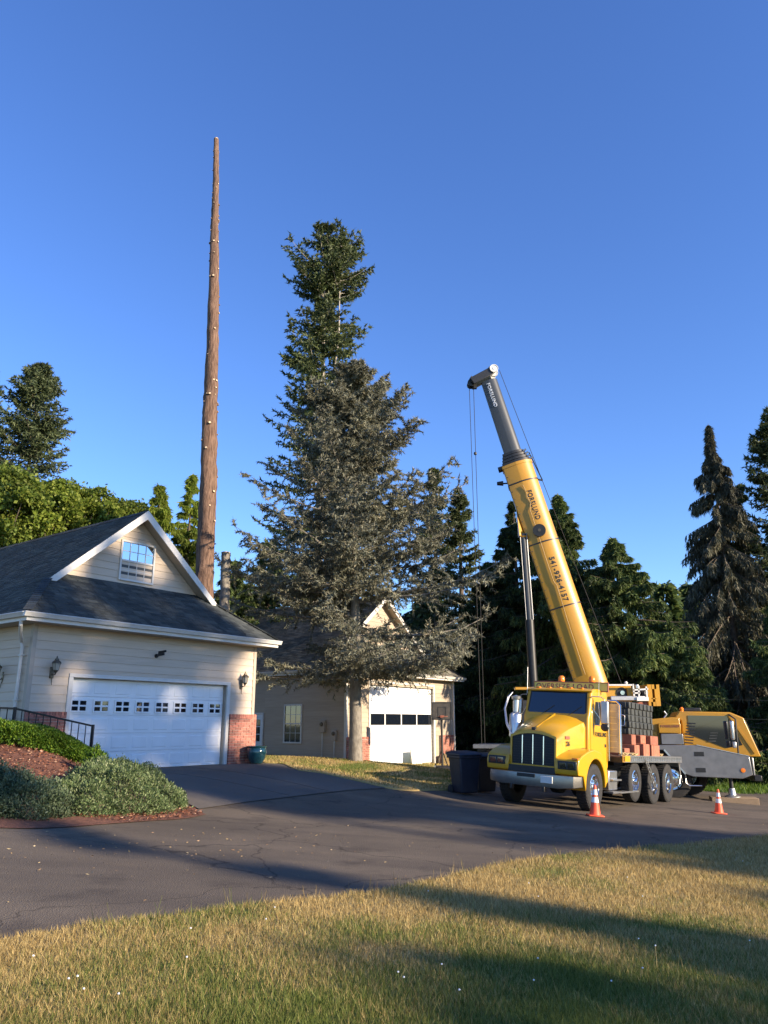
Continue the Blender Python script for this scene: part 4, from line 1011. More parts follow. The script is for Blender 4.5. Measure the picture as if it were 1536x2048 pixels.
gl = tri_blades('grass', np.column_stack([xx, yy, H(xx, yy)+.028]), rng.uniform(.03, .08, n), rng.uniform(.015, .03, n), rng.uniform(.1, .8, n), rng, 'grass_blade')
tag(gl, 'mown grass strip around the cedar and workshop', 'grass')
n = 24000; yy = rng.uniform(31.5, 40, n); xx = rng.uniform(11, 22, n); ok = (xx < .6*yy) & (xx > .36*yy); xx, yy = xx[ok], yy[ok]; n = len(xx)
gl = tri_blades('grass', np.column_stack([xx, yy, H(xx, yy)-.1]), rng.uniform(.1, .3, n), rng.uniform(.03, .06, n), rng.uniform(.1, .8, n), rng, 'hedge')
tag(gl, 'bright rough grass behind the crane outrigger', 'grass')
# mulch chips
bp_ = np.array(bed_poly); n = 16000; xx = rng.uniform(-10.5, -2.8, n); yy = rng.uniform(12.2, 18, n); ok = in_poly(xx, yy, bed_poly); xx, yy = xx[ok], yy[ok]; n = len(xx)
dd = norm(np.column_stack([rng.normal(size=n), rng.normal(size=n), rng.uniform(-.05, .35, n)]))
tag(leaf_obj('bark_chips', leaves(np.column_stack([xx, yy, H(xx, yy)+.034]), dd, rng.uniform(.025, .08, n), rng.uniform(.012, .03, n), rng, .5), 'chips', kind='stuff'), 'red-brown bark chips covering the planted bed', 'mulch')
# twigs and leaves on the asphalt
n = 190; pp_ = [gp(a, b) for a, b in zip(rng.uniform(0, 700, n), 1660+rng.gamma(2, 22, n))]
pp_ += [gp(a, b) for a, b in zip(rng.uniform(0, 1536, 130), rng.uniform(1640, 1760, 130))]
pp_ = np.array(pp_); ok = in_poly(pp_[:, 0], pp_[:, 1], asph); pp_ = pp_[ok]; n = len(pp_)
dd = norm(np.column_stack([rng.normal(size=n), rng.normal(size=n), rng.uniform(.0, .3, n)]))
tag(leaf_obj('litter', leaves(np.column_stack([pp_, H(pp_[:, 0], pp_[:, 1])+.004]), dd, rng.uniform(.015, .05, n), rng.uniform(.006, .014, n), rng, .5), 'debris', kind='stuff'), 'dry leaves and twigs scattered on the asphalt', 'litter')
# clover and hawkbit heads, and taller seed stalks along the edge
n = 34; q = [gp(a, b) for a, b in zip(rng.uniform(0, 1536, n), rng.uniform(1720, 2040, n))]; q = np.array(q); ok = in_poly(q[:, 0], q[:, 1], lawn_front); q = q[ok]
fl = MB(); st = MB()
for x, y in q:
    z = float(H(x, y))+.02; h = rng.uniform(.05, .16); dx = rng.uniform(-.02, .02)
    st.tube([(x, y, z), (x+dx, y, z+h)], [.0022, .0018], 4, False); fl.lathe([(0, -.005), (.006, -.002), (.007, .003), (.003, .006), (0, .007)], 6, (x+dx, y, z+h))
tag(fl.build('lawn_flowers', 'reflective', None, kind='stuff', fix=False), 'tiny pale clover heads dotted over the lawn', 'flowers')
for a, b in list(zip(rng.uniform(150, 1500, 34), rng.uniform(-4, 16, 34))):
    e_ = np.interp(a, [p[0] for p in near_edge_px], [p[1] for p in near_edge_px]); x, y = gp(a, e_+b); z = float(H(x, y))
    for k in range(3): st.tube([(x+rng.uniform(-.03, .03), y, z), (x+rng.uniform(-.05, .05), y, z+rng.uniform(.06, .19))], [.0022, .001], 4, False)
tag(st.build('stalks', 'grass_blade', None, kind='stuff', fix=False), 'thin seed stalks standing along the lawn edge', 'grass')

# ------------------------------------------------------------ wheels
def wheel(parent, c, r, w, side, dual=False, dish='front', mesh_cache={}):
    """tyre (part) with rim (sub-part); axle along local y; side=+1 faces +y"""
    key = (r, w, dish, side)
    if key not in mesh_cache:
        hr = r*.56
        t = MB().lathe([(hr, -w/2*.8), (hr+.02, -w/2*.95), (r*.82, -w/2), (r*.95, -w/2*.93), (r*.985, -w/2*.8), (r, -w/2*.5), (r, w/2*.5), (r*.985, w/2*.8), (r*.95, w/2*.93), (r*.82, w/2), (hr+.02, w/2*.95), (hr, w/2*.8), (hr, -w/2*.8)], 40, (0, 0, 0), 'y')
        for k in range(40):      # tread blocks
            a = 2*math.pi*k/40; cs, sn = math.cos(a), math.sin(a)
            for yy in (-w*.33, -w*.11, w*.11, w*.33):
                t.obox((cs*r*1.0, yy, sn*r*1.0), (cs*.012, 0, sn*.012), (0, w*.085, 0), (-sn*r*.055, 0, cs*r*.055))
        to = t.build('tyre', 'rubber', None, smooth=40); s = side
        if dish == 'front': prof = [(hr+.005, s*w*.42), (hr-.02, s*w*.46), (hr-.03, s*w*.36), (hr*.86, s*w*.22), (hr*.62, s*w*.26), (hr*.58, s*w*.34), (hr*.35, s*w*.42), (hr*.3, s*w*.62), (hr*.26, s*w*.66), (0, s*w*.67)]
        else: prof = [(hr+.005, s*w*.44), (hr-.02, s*w*.47), (hr-.035, s*w*.30), (hr*.9, -s*w*.15), (hr*.66, -s*w*.18), (hr*.6, -s*w*.1), (hr*.42, s*w*.1), (hr*.40, s*w*.5), (hr*.3, s*w*.58), (0, s*w*.6)]
        ri = MB().lathe(prof, 32, (0, 0, 0), 'y')
        rr0 = hr*.5; yb = s*w*(.30 if dish == 'front' else -.02)
        for k in range(10):
            a = 2*math.pi*k/10; ri.cyl((rr0*math.cos(a), yb-s*.01, rr0*math.sin(a)), (rr0*math.cos(a), yb+s*.06, rr0*math.sin(a)), .016, .013, 6)
        ro = ri.build('rim', 'chrome', to, smooth=35)
        ho = MB()
        for k in range(10):
            a = 2*math.pi*(k+.5)/10; rr1 = hr*.76; y1 = s*w*(.235 if dish == 'front' else -.165)
            ho.cyl((rr1*math.cos(a), y1, rr1*math.sin(a)), (rr1*math.cos(a), y1+s*.008, rr1*math.sin(a)), .026, .026, 10)
        hh = ho.build('hand_holes', 'black_paint', to, kind='stuff')
        mesh_cache[key] = (to.data, ro.data, hh.data); to.parent = parent; to.location = c; return to
    d = mesh_cache[key]; to = link(bpy.data.objects.new('tyre', d[0]), parent); to.location = c
    link(bpy.data.objects.new('rim', d[1]), to); link(bpy.data.objects.new('hand_holes', d[2]), to)['kind'] = 'stuff'
    return to

# ------------------------------------------------------------ conventional flatbed truck (local: x forward, y to its left, z up)
TUP = Vector((.065, 0, 1)).normalized()
TM = frame((4.14, 20.43, -.272), R(180+36), TUP)
tk = empty('flatbed_truck', TM, 'yellow long-nosed flatbed truck with dark grille and oversize load sign', 'truck')
# frame and axles
MB().box(-6.9, 1.0, -.5, -.4, .62, .92).box(-6.9, 1.0, .4, .5, .62, .92).build('chassis', 'black_paint', tk)
for x, z in ((0, .54), (-2.9, .64), (-4.5, .54), (-5.85, .54)):
    ax = MB().cyl((x, -1.0, z), (x, 1.0, z), .07, n=10).build('axle', 'black_paint', tk, smooth=40)
    if x < -4: MB().lathe([(0, -.25), (.18, -.2), (.24, 0), (.18, .2), (0, .25)], 14, (x, 0, .54), 'y').build('differential', 'black_paint', ax, smooth=40)
R_ = .535
for s in (-1, 1):
    wheel(tk, (0, s*1.02, R_), R_, .30, s)
    wheel(tk, (-2.9, s*1.05, R_+.10), R_*.94, .28, s)
    for x in (-4.5, -5.85):
        wheel(tk, (x, s*.72, R_), R_, .26, s, dish='rear'); wheel(tk, (x, s*1.06, R_), R_, .26, s, dish='rear')
# bumper: flat centre and swept-back ends
zb0, zb1 = .50, .80
sec = lambda x, y, z0=zb0, z1=zb1: [(x-.06, y, z0), (x, y, z0+.01), (x+.015, y, (z0+z1)/2), (x, y, z1-.01), (x-.06, y, z1)]
MB().loft([sec(.92, -1.2, .56), sec(1.12, -1.08, .53), sec(1.25, -.75), sec(1.28, 0), sec(1.25, .75), sec(1.12, 1.08, .53), sec(.92, 1.2, .56)]).build('bumper', 'bumper_metal', tk, smooth=30)
MB().box(1.27, 1.30, -.28, .18, .70, .78).build('bumper_slot', 'black_paint', tk)
pl = MB().box(1.262, 1.296, .33, .63, .60, .755).build('number_plate', 'white_paint', tk, bevel=.006)
for i in (-1, 1): MB().box(1.2, 1.33, i*.42-.03, i*.42+.03, .40, .52).build('tow_eye', 'black_paint', tk, bevel=.01)
# hood
def hs(x, hw, zt, zb): 
    cr = .055
    return [(x, -hw, zb), (x, -hw, zt-.22), (x, -hw+.035, zt-.11), (x, -hw*.72, zt-.02), (x, -hw*.35, zt+cr*.75), (x, 0, zt+cr), (x, hw*.35, zt+cr*.75), (x, hw*.72, zt-.02), (x, hw-.035, zt-.11), (x, hw, zt-.22), (x, hw, zb)]
MB().loft([hs(.98, .60, 1.74, .92), hs(.9, .63, 1.79, .92), hs(.4, .70, 1.97, .92), hs(-.1, .78, 2.12, .92), hs(-.30, .82, 2.17, .92)]).build('hood', 'yellow', tk, smooth=38)
MB().bar((.85, 0, 1.865), (-.25, 0, 2.235), .035, .02).build('hood_ridge', 'yellow', tk)
MB().box(.94, 1.02, -.05, .05, 1.79, 1.86).build('hood_badge', 'black_paint', tk, bevel=.015)
# grille: surround, screen, bright bars
g_ = MB()
def arc(y): return 1.71-.10*(abs(y)/.56)**2.2
ys = np.linspace(-.56, .56, 15); poly = [(-.56, .98)]+[(y, arc(y)) for y in ys]+[(.56, .98)]
MB().prism([(a, b) for a, b in poly], .985, 1.0, 'yz').build('grille_screen', 'dark_mesh', tk)
gs = MB(); out = [(-.605, .95)]+[(y*1.08, arc(y)+.045) for y in ys]+[(.605, .95)]
n = len(poly)
for i in range(n):
    j = (i+1) % n
    q = [out[i], out[j], poly[j], poly[i]]; gs.add([(.98, a, b) for a, b in q]+[(1.03, a, b) for a, b in q], [(3, 2, 1, 0), (4, 5, 6, 7), (0, 1, 5, 4), (1, 2, 6, 5), (2, 3, 7, 6), (3, 0, 4, 7)])
gs.build('grille_surround', 'yellow', tk)
for y in (-.28, 0, .28): MB().box(1.0, 1.03, y-.011, y+.011, .99, arc(y)-.03).build('grille_bar', 'chrome', tk)
for k in range(11):
    z = 1.03+k*.058; MB().box(1.0, 1.012, -.55, .55, z, z+.012).build('grille_slat', 'black_paint', tk)
MB().box(.9, 1.1, -.62, .62, .80, .95).build('lower_valance', 'black_paint', tk)
# fenders with wheel arches, headlights
def fender(s):
    top = [(1.10, .82), (1.13, 1.02), (1.08, 1.16), (.85, 1.27), (.45, 1.38), (.1, 1.42), (-.3, 1.36), (-.58, 1.2), (-.74, .98), (-.80, .66)]
    a = np.linspace(math.pi+.05, -.12, 18); arch = [(.63*math.cos(t)-.0, .54+.66*math.sin(t)) for t in a]
    poly = top+[(-.68, .60)]+arch+[(.78, .80)]
    y0, y1 = (.60, 1.20) if s > 0 else (-1.20, -.60)
    MB().prism(poly, y0, y1).build('fender', 'yellow', tk, smooth=40, bevel=.03, seg=3)
    MB().box(1.085, 1.135, s*.92-.235, s*.92+.235, .935, 1.13).build('headlight', 'black_paint', tk, bevel=.02)
    for k in (-1, 1):
        MB().box(1.12, 1.142, s*.92+k*.10-.085, s*.92+k*.10+.085, .965, 1.10).build('headlight_lens', 'windshield', tk, bevel=.01)
    MB().lathe([(.66, -.02), (.71, -.015), (.71, .015), (.66, .02)], 30, (0, s*1.205, .54), 'y')
for s in (-1, 1): fender(s)
MB().box(1.04, 1.09, 1.02, 1.18, 1.16, 1.21).build('turn_signal', 'amber', tk, bevel=.01)
# cab
cabp = [(-.28, 1.0), (-.28, 2.16), (-.36, 2.30), (-.50, 2.80), (-.58, 2.88), (-.80, 2.93), (-1.45, 2.95), (-1.58, 2.90), (-1.62, 2.78), (-1.62, .98), (-1.55, .90), (-.8, .90)]
MB().prism(cabp, -.90, .90).build('cab', 'yellow', tk, smooth=40, bevel=.05, seg=3)
ws = MB(); A, B_ = np.array([-.33, 0, 2.15]), np.array([-.505, 0, 2.82]); nn = np.array([.95, 0, .3]); nn /= np.linalg.norm(nn)
for (m_, hwb, hwt, d, nm) in (('rubber', .83, .79, .012, 'windshield_seal'), ('windshield', .79, .75, .02, 'windshield')):
    e0 = A if nm == 'windshield_seal' else A+(B_-A)*.06; e1 = B_ if nm == 'windshield_seal' else A+(B_-A)*.94
    vs = []
    for off_ in (-.03, d):
        vs += [e0+nn*off_+[0, -hwb, 0], e0+nn*off_+[0, hwb, 0], e1+nn*off_+[0, hwt, 0], e1+nn*off_+[0, -hwt, 0]]
    MB().add(vs, [(3, 2, 1, 0), (4, 5, 6, 7), (0, 1, 5, 4), (1, 2, 6, 5), (2, 3, 7, 6), (3, 0, 4, 7)]).build(nm, m_, tk)
vis = MB(); ss = lambda y, dx: [(-.42+dx, y, 2.825), (-.40+dx, y, 2.855), (-.48+dx, y, 2.90), (-.62, y, 2.92), (-.62, y, 2.85)]
vis.loft([ss(-.9, -.10), ss(-.6, -.02), ss(0, .02), ss(.6, -.02), ss(.9, -.10)]).build('sun_visor', 'yellow', tk, smooth=40)
for y in (-.6, -.3, 0, .3, .6): MB().box(-.60, -.50, y-.06, y+.06, 2.895, 2.935).build('marker_light', 'amber', tk, bevel=.012)
for s in (-1, 1):
    yo = s*.905
    d = MB().prism([(-.40, 1.02), (-.40, 2.12), (-.47, 2.30), (-.60, 2.68), (-1.40, 2.70), (-1.46, 2.62), (-1.46, 1.02)], yo-.012, yo+.012).build('door', 'yellow', tk, bevel=.012)
    MB().prism([(-.62, 2.20), (-.70, 2.60), (-1.34, 2.62), (-1.38, 2.16), (-1.05, 2.16), (-.98, 2.02), (-.66, 2.02)], yo-.016, yo+.016).build('door_window', 'windshield', d)
    MB().cyl((-.86, yo+s*.02, 2.60), (-.98, yo+s*.02, 2.18), .012, n=8).build('window_bar', 'alu', d)
    MB().box(-1.40, -1.32, yo-.03, yo+.03, 1.48, 1.56).build('door_handle', 'black_paint', d, bevel=.01)
    MB().box(-.50, -.42, yo-.02, yo+.02, 1.22, 1.34).build('side_marker', 'cone', d, bevel=.01)
    MB().cyl((-1.52, yo+s*.06, 1.15), (-1.52, yo+s*.06, 2.1), .016, n=8).build('grab_handle', 'chrome', tk)
    # mirror on bracket arms
    mo = MB().box(-.66, -.55, s*1.20-.10, s*1.20+.10, 2.05, 2.62).build('mirror', 'alu_dull' if s > 0 else 'alu', tk, bevel=.03)
    MB().box(-.668, -.655, s*1.20-.085, s*1.20+.085, 2.08, 2.59).build('mirror_glass', 'glass_sky', mo)
    br = MB().tube([(-.45, s*.9, 2.72), (-.6, s*1.1, 2.72), (-.6, s*1.2, 2.66), (-.6, s*1.2, 2.0), (-.55, s*.92, 2.02)], .013, 6); br.bar((-.5, s*.9, 2.45), (-.6, s*1.2, 2.02), .014)
    br.build('mirror_bracket', 'alu', mo, smooth=40)
    MB().lathe([(0, -.03), (.09, -.02), (.11, .02), (.09, .05), (0, .06)], 16, (-.62, s*1.2, 1.98), 'x').build('spot_mirror', 'black_paint', mo, smooth=40)
for y_ in (-.45, .30): MB().bar((-.315, y_, 2.19), (-.385, y_+.38, 2.46), .018, .012).build('wiper', 'black_paint', tk)
for s in (-1, 1):
    MB().box(-.295, -.285, s*.826-.004, s*.826+.004, 1.1, 2.06).build('panel_seam', 'black_paint', tk)
    MB().bar((.55, s*.712, 1.36), (-.27, s*.826, 1.44), .006, .012).build('panel_seam', 'black_paint', tk)
text('FORSLUND', .15, (-.64, .922, 1.74), (-1, 0, 0), (0, 0, 1), 'black_paint', tk, bold=.003)
text('26', .15, (.62, .700, 1.47), (-1, .10, 0), (0, 0, 1), 'black_paint', tk, bold=.004)
MB().obox((.55, .692, 1.66), (.10, -.014, .0), (0, .006, 0), (0, 0, .035)).build('hood_badge', 'sign_frame', tk)
# air cleaner and bent intake pipes on the far side, exhaust stack
MB().lathe([(0, 1.55), (.13, 1.56), (.17, 1.6), (.17, 2.15), (.14, 2.2), (.08, 2.24), (.08, 2.55), (.12, 2.57), (.13, 2.64), (0, 2.68)], 18, (-.28, -1.12, 0)).build('air_cleaner', 'alu', tk, smooth=40)
MB().tube([(.6, -.78, 1.66), (.42, -1.02, 1.95), (.2, -1.2, 2.3), (-.05, -1.22, 2.62), (-.2, -1.2, 2.74)], .016, 8).tube([(.55, -.78, 1.6), (.34, -1.08, 1.9), (.12, -1.26, 2.3), (-.1, -1.28, 2.62), (-.2, -1.2, 2.74)], .016, 8).build('hood_mirror_bracket', 'alu', tk, smooth=40)
MB().cyl((-1.66, -1.0, 1.0), (-1.66, -1.0, 3.1), .07, n=14).build('exhaust_stack', 'chrome', tk, smooth=40)
MB().cyl((-.55, -.93, 2.75), (-.55, -.93, 3.45), .008, n=6).build('antenna', 'alu', tk)
MB().cyl((-.9, .93, 2.72), (-.88, .96, 3.35), .006, n=6).build('antenna', 'alu', tk)
# sign and beacons on the cab roof
sg = MB().box(-1.18, -1.14, -1.0, 1.08, 2.90, 3.10).build('roof_sign', 'sign_yellow', tk)
sf = MB()
for a, b, c, d in ((-1.02, 1.10, 3.10, 3.125), (-1.02, 1.10, 2.875, 2.90), (-1.02, -1.0, 2.90, 3.10), (1.08, 1.10, 2.90, 3.10)): sf.box(-1.19, -1.13, a, b, c, d)
sf.build('sign_frame', 'sign_frame', sg); sl_ = MB()
for y in (-.8, .8): sl_.box(-1.2, -1.12, y-.02, y+.02, 2.84, 2.9)
sl_.build('sign_bracket', 'alu_dull', sg)
text('OVERSIZE LOAD', .205, (-1.138, -.95, 2.925), (0, 1, 0), (0, 0, 1), 'sign_frame', sg, bold=.004, sx=1.0)
for y in (-.25, .62):
    bo = MB().cyl((-1.25, y, 2.9), (-1.25, y, 3.13), .06, n=14).build('beacon_base', 'black_paint', tk, smooth=40)
    MB().lathe([(.085, 3.13), (.09, 3.18), (.082, 3.25), (.05, 3.285), (0, 3.29)], 18, (-1.25, y, 0)).build('beacon', 'amber', bo, smooth=50)
# headache rack
hr_ = MB().box(-1.80, -1.76, -1.15, 1.15, 1.36, 2.62).build('headache_rack', 'alu_dull', tk, bevel=.01)
MB().tube([(-1.74, 1.2, 1.35), (-1.74, 1.2, 2.58), (-1.74, 1.1, 2.68), (-1.74, -1.1, 2.68), (-1.74, -1.2, 2.58), (-1.74, -1.2, 1.35)], .035, 8).build('rack_tube', 'chrome', hr_, smooth=40)
for k in range(7): MB().box(-1.758, -1.745, -1.1, 1.1, 1.48+k*.155, 1.50+k*.155).build('rack_rib', 'alu', hr_)
MB().tube([(-1.74, 1.22, 2.35), (-1.78, 1.30, 2.32), (-1.78, 1.30, 2.08), (-1.74, 1.22, 2.05)], .012, 6).build('rack_handle', 'chrome', hr_, smooth=40)
# flatbed: planks between side rails with pressed stake pockets
bed = MB().box(-7.05, -1.85, -1.18, 1.18, 1.12, 1.245).build('flatbed', 'black_paint', tk)
for k in range(10):
    y = -1.13+k*.228; MB().box(-7.02, -1.86, y, y+.218, 1.247, 1.285).build('deck_plank', 'deck_wood', bed)
for s in (-1, 1):
    rl = MB().box(-7.05, -1.84, s*1.235-.03, s*1.235+.03, 1.27, 1.31).box(-7.05, -1.84, s*1.235-.03, s*1.235+.03, 1.13, 1.165).box(-7.05, -1.84, s*1.235-.02, s*1.235-.01 if s < 0 else s*1.235+.0, 1.165, 1.27)
    n = 30
    for k in range(n+1):
        x = -1.86-k*(5.15/n); rl.box(x-.045, x+.0, s*1.235-.03, s*1.235+.03, 1.165, 1.27)
    rl.build('side_rail', 'alu', bed)
MB().box(-7.09, -7.05, -1.2, 1.2, 1.0, 1.3).build('tail_plate', 'alu', bed)
MB().box(-2.25, -1.85, 1.19, 1.27, 1.15, 1.30).build('rail_end', 'yellow', bed)
MB().tube([(-6.9, 1.2, 1.13), (-7.0, 1.22, .75), (-6.85, 1.22, .5)], .02, 6).build('mud_flap_hanger', 'alu', tk)
# ladder hung from the bed, tool box and steps
ld = MB()
A1, B1 = np.array([-3.55, 1.30, 1.18]), np.array([-4.15, 1.36, .42]); off_ = np.array([.20, .0, .04])
ld.bar(A1, B1, .03, .025).bar(A1+off_, B1+off_, .03, .025)
for k in range(6): p = A1+(B1-A1)*(k+.5)/6; ld.bar(p, p+off_, .022)
ld.build('ladder', 'alu', tk)
MB().box(-1.55, -.95, .62, 1.16, .45, .92).build('battery_box', 'alu', tk, bevel=.02)
MB().box(-1.62, -1.0, 1.0, 1.25, .38, .42).box(-1.62, -1.0, 1.0, 1.25, .68, .72).build('step', 'alu', tk)
MB().cyl((-1.75, -.9, .66), (-2.5, -.9, .66), .28, n=20).build('fuel_tank', 'alu', tk, smooth=40)
MB().cyl((-1.75, .78, .62), (-2.3, .78, .62), .14, n=16).build('air_tank', 'black_paint', tk, smooth=40)
MB().box(-3.1, -1.7, 1.0, 1.2, .36, .40).build('side_step', 'alu', tk)

# cargo: dark counterweight slabs, red timber blocks, folded straps
def local_thing(name, x, y, z, label, cat, group=None, rz=0):
    return empty(name, TM @ Matrix.Translation((x, y, z)) @ Matrix.Rotation(rz, 4, 'Z'), label, cat, group)
ord_ = ['bottom', 'second', 'third', 'fourth', 'top']
for k in range(5):
    e = local_thing('counterweight_slab', -4.05+.02*((k*7) % 3-1), .05+.015*((k*5) % 3-1), 1.862+k*.176, 'dark grey ribbed counterweight slab, %s of the stack on the flatbed' % ord_[k], 'counterweight', 'counterweight slabs stacked on the flatbed')
    L_, W_ = 1.05, .95
    MB().box(-L_, L_, -W_, W_, 0, .176).build('slab', 'slab', e, bevel=.018)
    for j in range(5):
        y = -.8+.4*j; MB().box(L_-.01, L_+.025, y-.05, y+.05, .012, .16).build('rib', 'slab', e, bevel=.006)
    for j in range(6):
        x = -.85+.34*j; MB().box(x-.05, x+.05, W_-.01, W_+.03, .012, .16).build('rib', 'slab', e, bevel=.006)
for k, (x, y, z, l, w, h, lab) in enumerate((
        (-3.25, .05, 1.287, .20, 1.08, .30, 'lower dark red timber under the rack end of the slab stack'),
        (-3.22, .03, 1.587, .17, 1.02, .275, 'upper dark red timber under the rack end of the slab stack'),
        (-3.85, .10, 1.287, .26, 1.10, .34, 'lower red timber under the middle of the slab stack'),
        (-3.88, .08, 1.627, .22, 1.02, .235, 'upper red timber under the middle of the slab stack'),
        (-4.60, .12, 1.287, .36, 1.10, .32, 'lower bright red timber under the tail end of the slab stack'),
        (-4.50, .14, 1.607, .34, 1.08, .255, 'upper bright red timber under the tail end of the slab stack'),
        (-2.75, .78, 1.287, .20, .24, .20, 'small red offcut on the deck behind the headache rack'))):
    e = local_thing('timber_block', x, y, z, lab, 'timber block')
    MB().box(-l, l, -w, w, 0, h).build('block', 'red_timber', e, bevel=.012)
    MB().box(l*.45, l*.55, -w-.003, w+.003, .003, h-.003).build('banding', 'sign_frame', e)
for k, (x, y, lab) in enumerate(((-2.35, 1.06, 'folded tan load strap lying on the flatbed behind the rack'), (-2.9, 1.12, 'crumpled tan load strap lying on the flatbed below the slabs'), (-5.3, 1.08, 'tan load strap on the deck behind the timber blocks'))):
    e = local_thing('load_strap', x, y, 1.287, lab, 'strap'); m_ = MB()
    for j in range(3): m_.loft([[(t*.12-.22+j*.02, -.05+.02*j, .012+.03*j+.022*math.sin(t*2+j)), (t*.12-.22+j*.02, .05+.02*j, .012+.03*j+.022*math.sin(t*2+j)), (t*.12-.22+j*.02, .05+.02*j, .03*j+.022*math.sin(t*2+j)), (t*.12-.22+j*.02, -.05+.02*j, .03*j+.022*math.sin(t*2+j))] for t in range(5)])
    m_.build('webbing', 'cardboard', e, smooth=40)
    MB().box(.2, .3, -.04, .04, 0, .05).build('buckle', 'alu_dull', e, bevel=.008)

# ------------------------------------------------------------ mobile crane (local: x towards its driving cab, y far side, z up)
CO = (7.6, 28.4, -.5); CM = frame(CO, R(103))
cr = empty('mobile_crane', CM, 'yellow mobile crane with raised lettered boom parked behind the flatbed truck', 'crane')
def W(x, y, z): v = CM @ Vector((x, y, z)); return (v.x, v.y, v.z)
MB().box(-4.2, 3.6, -.9, .9, .75, 1.35).build('chassis', 'black_paint', cr)
# near-side body: deck edge, wheel arch, sloped nose
nose = [(1.35, 1.52), (3.05, 1.52), (4.62, 1.18), (4.66, .62), (4.35, .50), (2.85, .54), (2.62, .62), (2.05, 1.36), (1.35, 1.38)]
MB().prism(nose, -1.38, -.95).build('front_fender', 'grey_paint', cr, bevel=.02)
MB().box(-4.3, 1.36, -1.38, -.95, 1.38, 1.52).build('deck_edge', 'grey_paint', cr, bevel=.015)
MB().box(-4.3, 3.1, -.95, 1.38, 1.36, 1.50).build('deck', 'grey_paint', cr, bevel=.015)
MB().bar((2.02, -1.385, 1.38), (2.62, -1.385, .62), .03, .05).build('arch_trim', 'alu', cr)
MB().bar((3.05, -1.36, 1.535), (4.62, -1.36, 1.195), .06, .02).build('nose_edge', 'alu', cr)
for z in (.68, 1.18): MB().box(2.95, 3.25, -1.386, -1.37, z, z+.14).build('step_pocket', 'black_paint', cr)
MB().lathe([(0, -1.40), (.07, -1.395), (.07, -1.375), (0, -1.37)], 16, (4.38, 0, .76), 'y').build('side_marker', 'amber', cr)
MB().prism([(4.62, 1.19), (4.72, 1.17), (4.72, .60), (4.66, .58), (4.62, .62)], -1.30, .5).build('nose_panel', 'black_paint', cr, bevel=.015)
MB().box(4.70, 4.75, -1.28, .95, .60, 1.15).build('front_panel', 'alu_dull', cr, bevel=.015)
for y in (-.95, -.7, -.45): MB().box(4.745, 4.765, y-.09, y+.09, .72, 1.0).build('headlight', 'chrome', cr, bevel=.015)
MB().box(4.72, 4.95, -1.25, .9, .42, .60).build('bumper', 'black_paint', cr, bevel=.02)
MB().tube([(2.62, -1.3, .60), (2.62, -1.3, .34), (2.72, -1.3, .26), (3.1, -1.3, .26)], .02, 6).build('step_loop', 'alu', cr, smooth=40)
# driving cab on the far side of the nose
cabp = [(2.75, 1.45), (2.75, 2.30), (2.55, 2.42), (2.72, 2.62), (4.35, 2.58), (4.75, 2.40), (5.15, 1.15), (4.65, 1.15), (3.1, 1.50)]
cc = MB().prism(cabp, -.55, 1.35).build('driving_cab', 'yellow_crane', cr, bevel=.04, seg=3)
MB().prism([(2.98, 1.86), (2.98, 2.48), (4.22, 2.46), (4.62, 1.52), (4.1, 1.42)], -.565, -.5).build('side_window', 'windshield', cc)
wsx = MB(); a_, b_ = np.array([4.80, 0, 2.32]), np.array([5.13, 0, 1.32]); nx_ = np.array([.95, 0, .31])
wsx.add([a_+nx_*.015+[0, -.48, 0], a_+nx_*.015+[0, 1.28, 0], b_+nx_*.015+[0, 1.28, 0], b_+nx_*.015+[0, -.48, 0], a_-nx_*.03+[0, -.48, 0], a_-nx_*.03+[0, 1.28, 0], b_-nx_*.03+[0, 1.28, 0], b_-nx_*.03+[0, -.48, 0]], [(3, 2, 1, 0), (4, 5, 6, 7), (0, 1, 5, 4), (1, 2, 6, 5), (2, 3, 7, 6), (3, 0, 4, 7)]).build('windshield', 'windshield', cc)
MB().bar((4.28, -.57, 2.5), (4.98, -.57, 1.25), .06, .03, up=(0, 1, 0)).build('door_pillar', 'yellow_crane', cc)
for k in range(4): MB().box(3.55+k*.03, 3.8+k*.03, -.575, -.56, 1.62+k*.09, 1.66+k*.09).build('seat_glimpse', 'slab', cc)
MB().box(2.9, 3.5, -.1, .6, 2.62, 2.74).build('roof_unit', 'black_paint', cc, bevel=.03)
MB().lathe([(.06, 2.62), (.065, 2.72), (.03, 2.76), (0, 2.765)], 12, (2.85, -.2, 0)).build('beacon', 'amber', cc, smooth=40)
mi = MB().box(4.18, 4.3, -1.18, -.98, 1.70, 2.30).build('mirror', 'alu', cr, bevel=.04)
MB().tube([(4.35, -1.1, 1.2), (4.38, -1.1, 2.35), (4.3, -.55, 2.5)], .028, 8).build('mirror_arm', 'black_paint', mi, smooth=40)
MB().box(4.2, 4.32, -1.16, -1.0, 1.44, 1.64).build('lower_mirror', 'alu_dull', mi, bevel=.03)
# slatted intake and boarding steps by the cab
for k in range(8): MB().bar((2.72+.02*k, -1.0, 1.60+k*.09), (3.0+.02*k, -1.0, 1.58+k*.09), .05, .04).build('louvre', 'black_paint', cr)
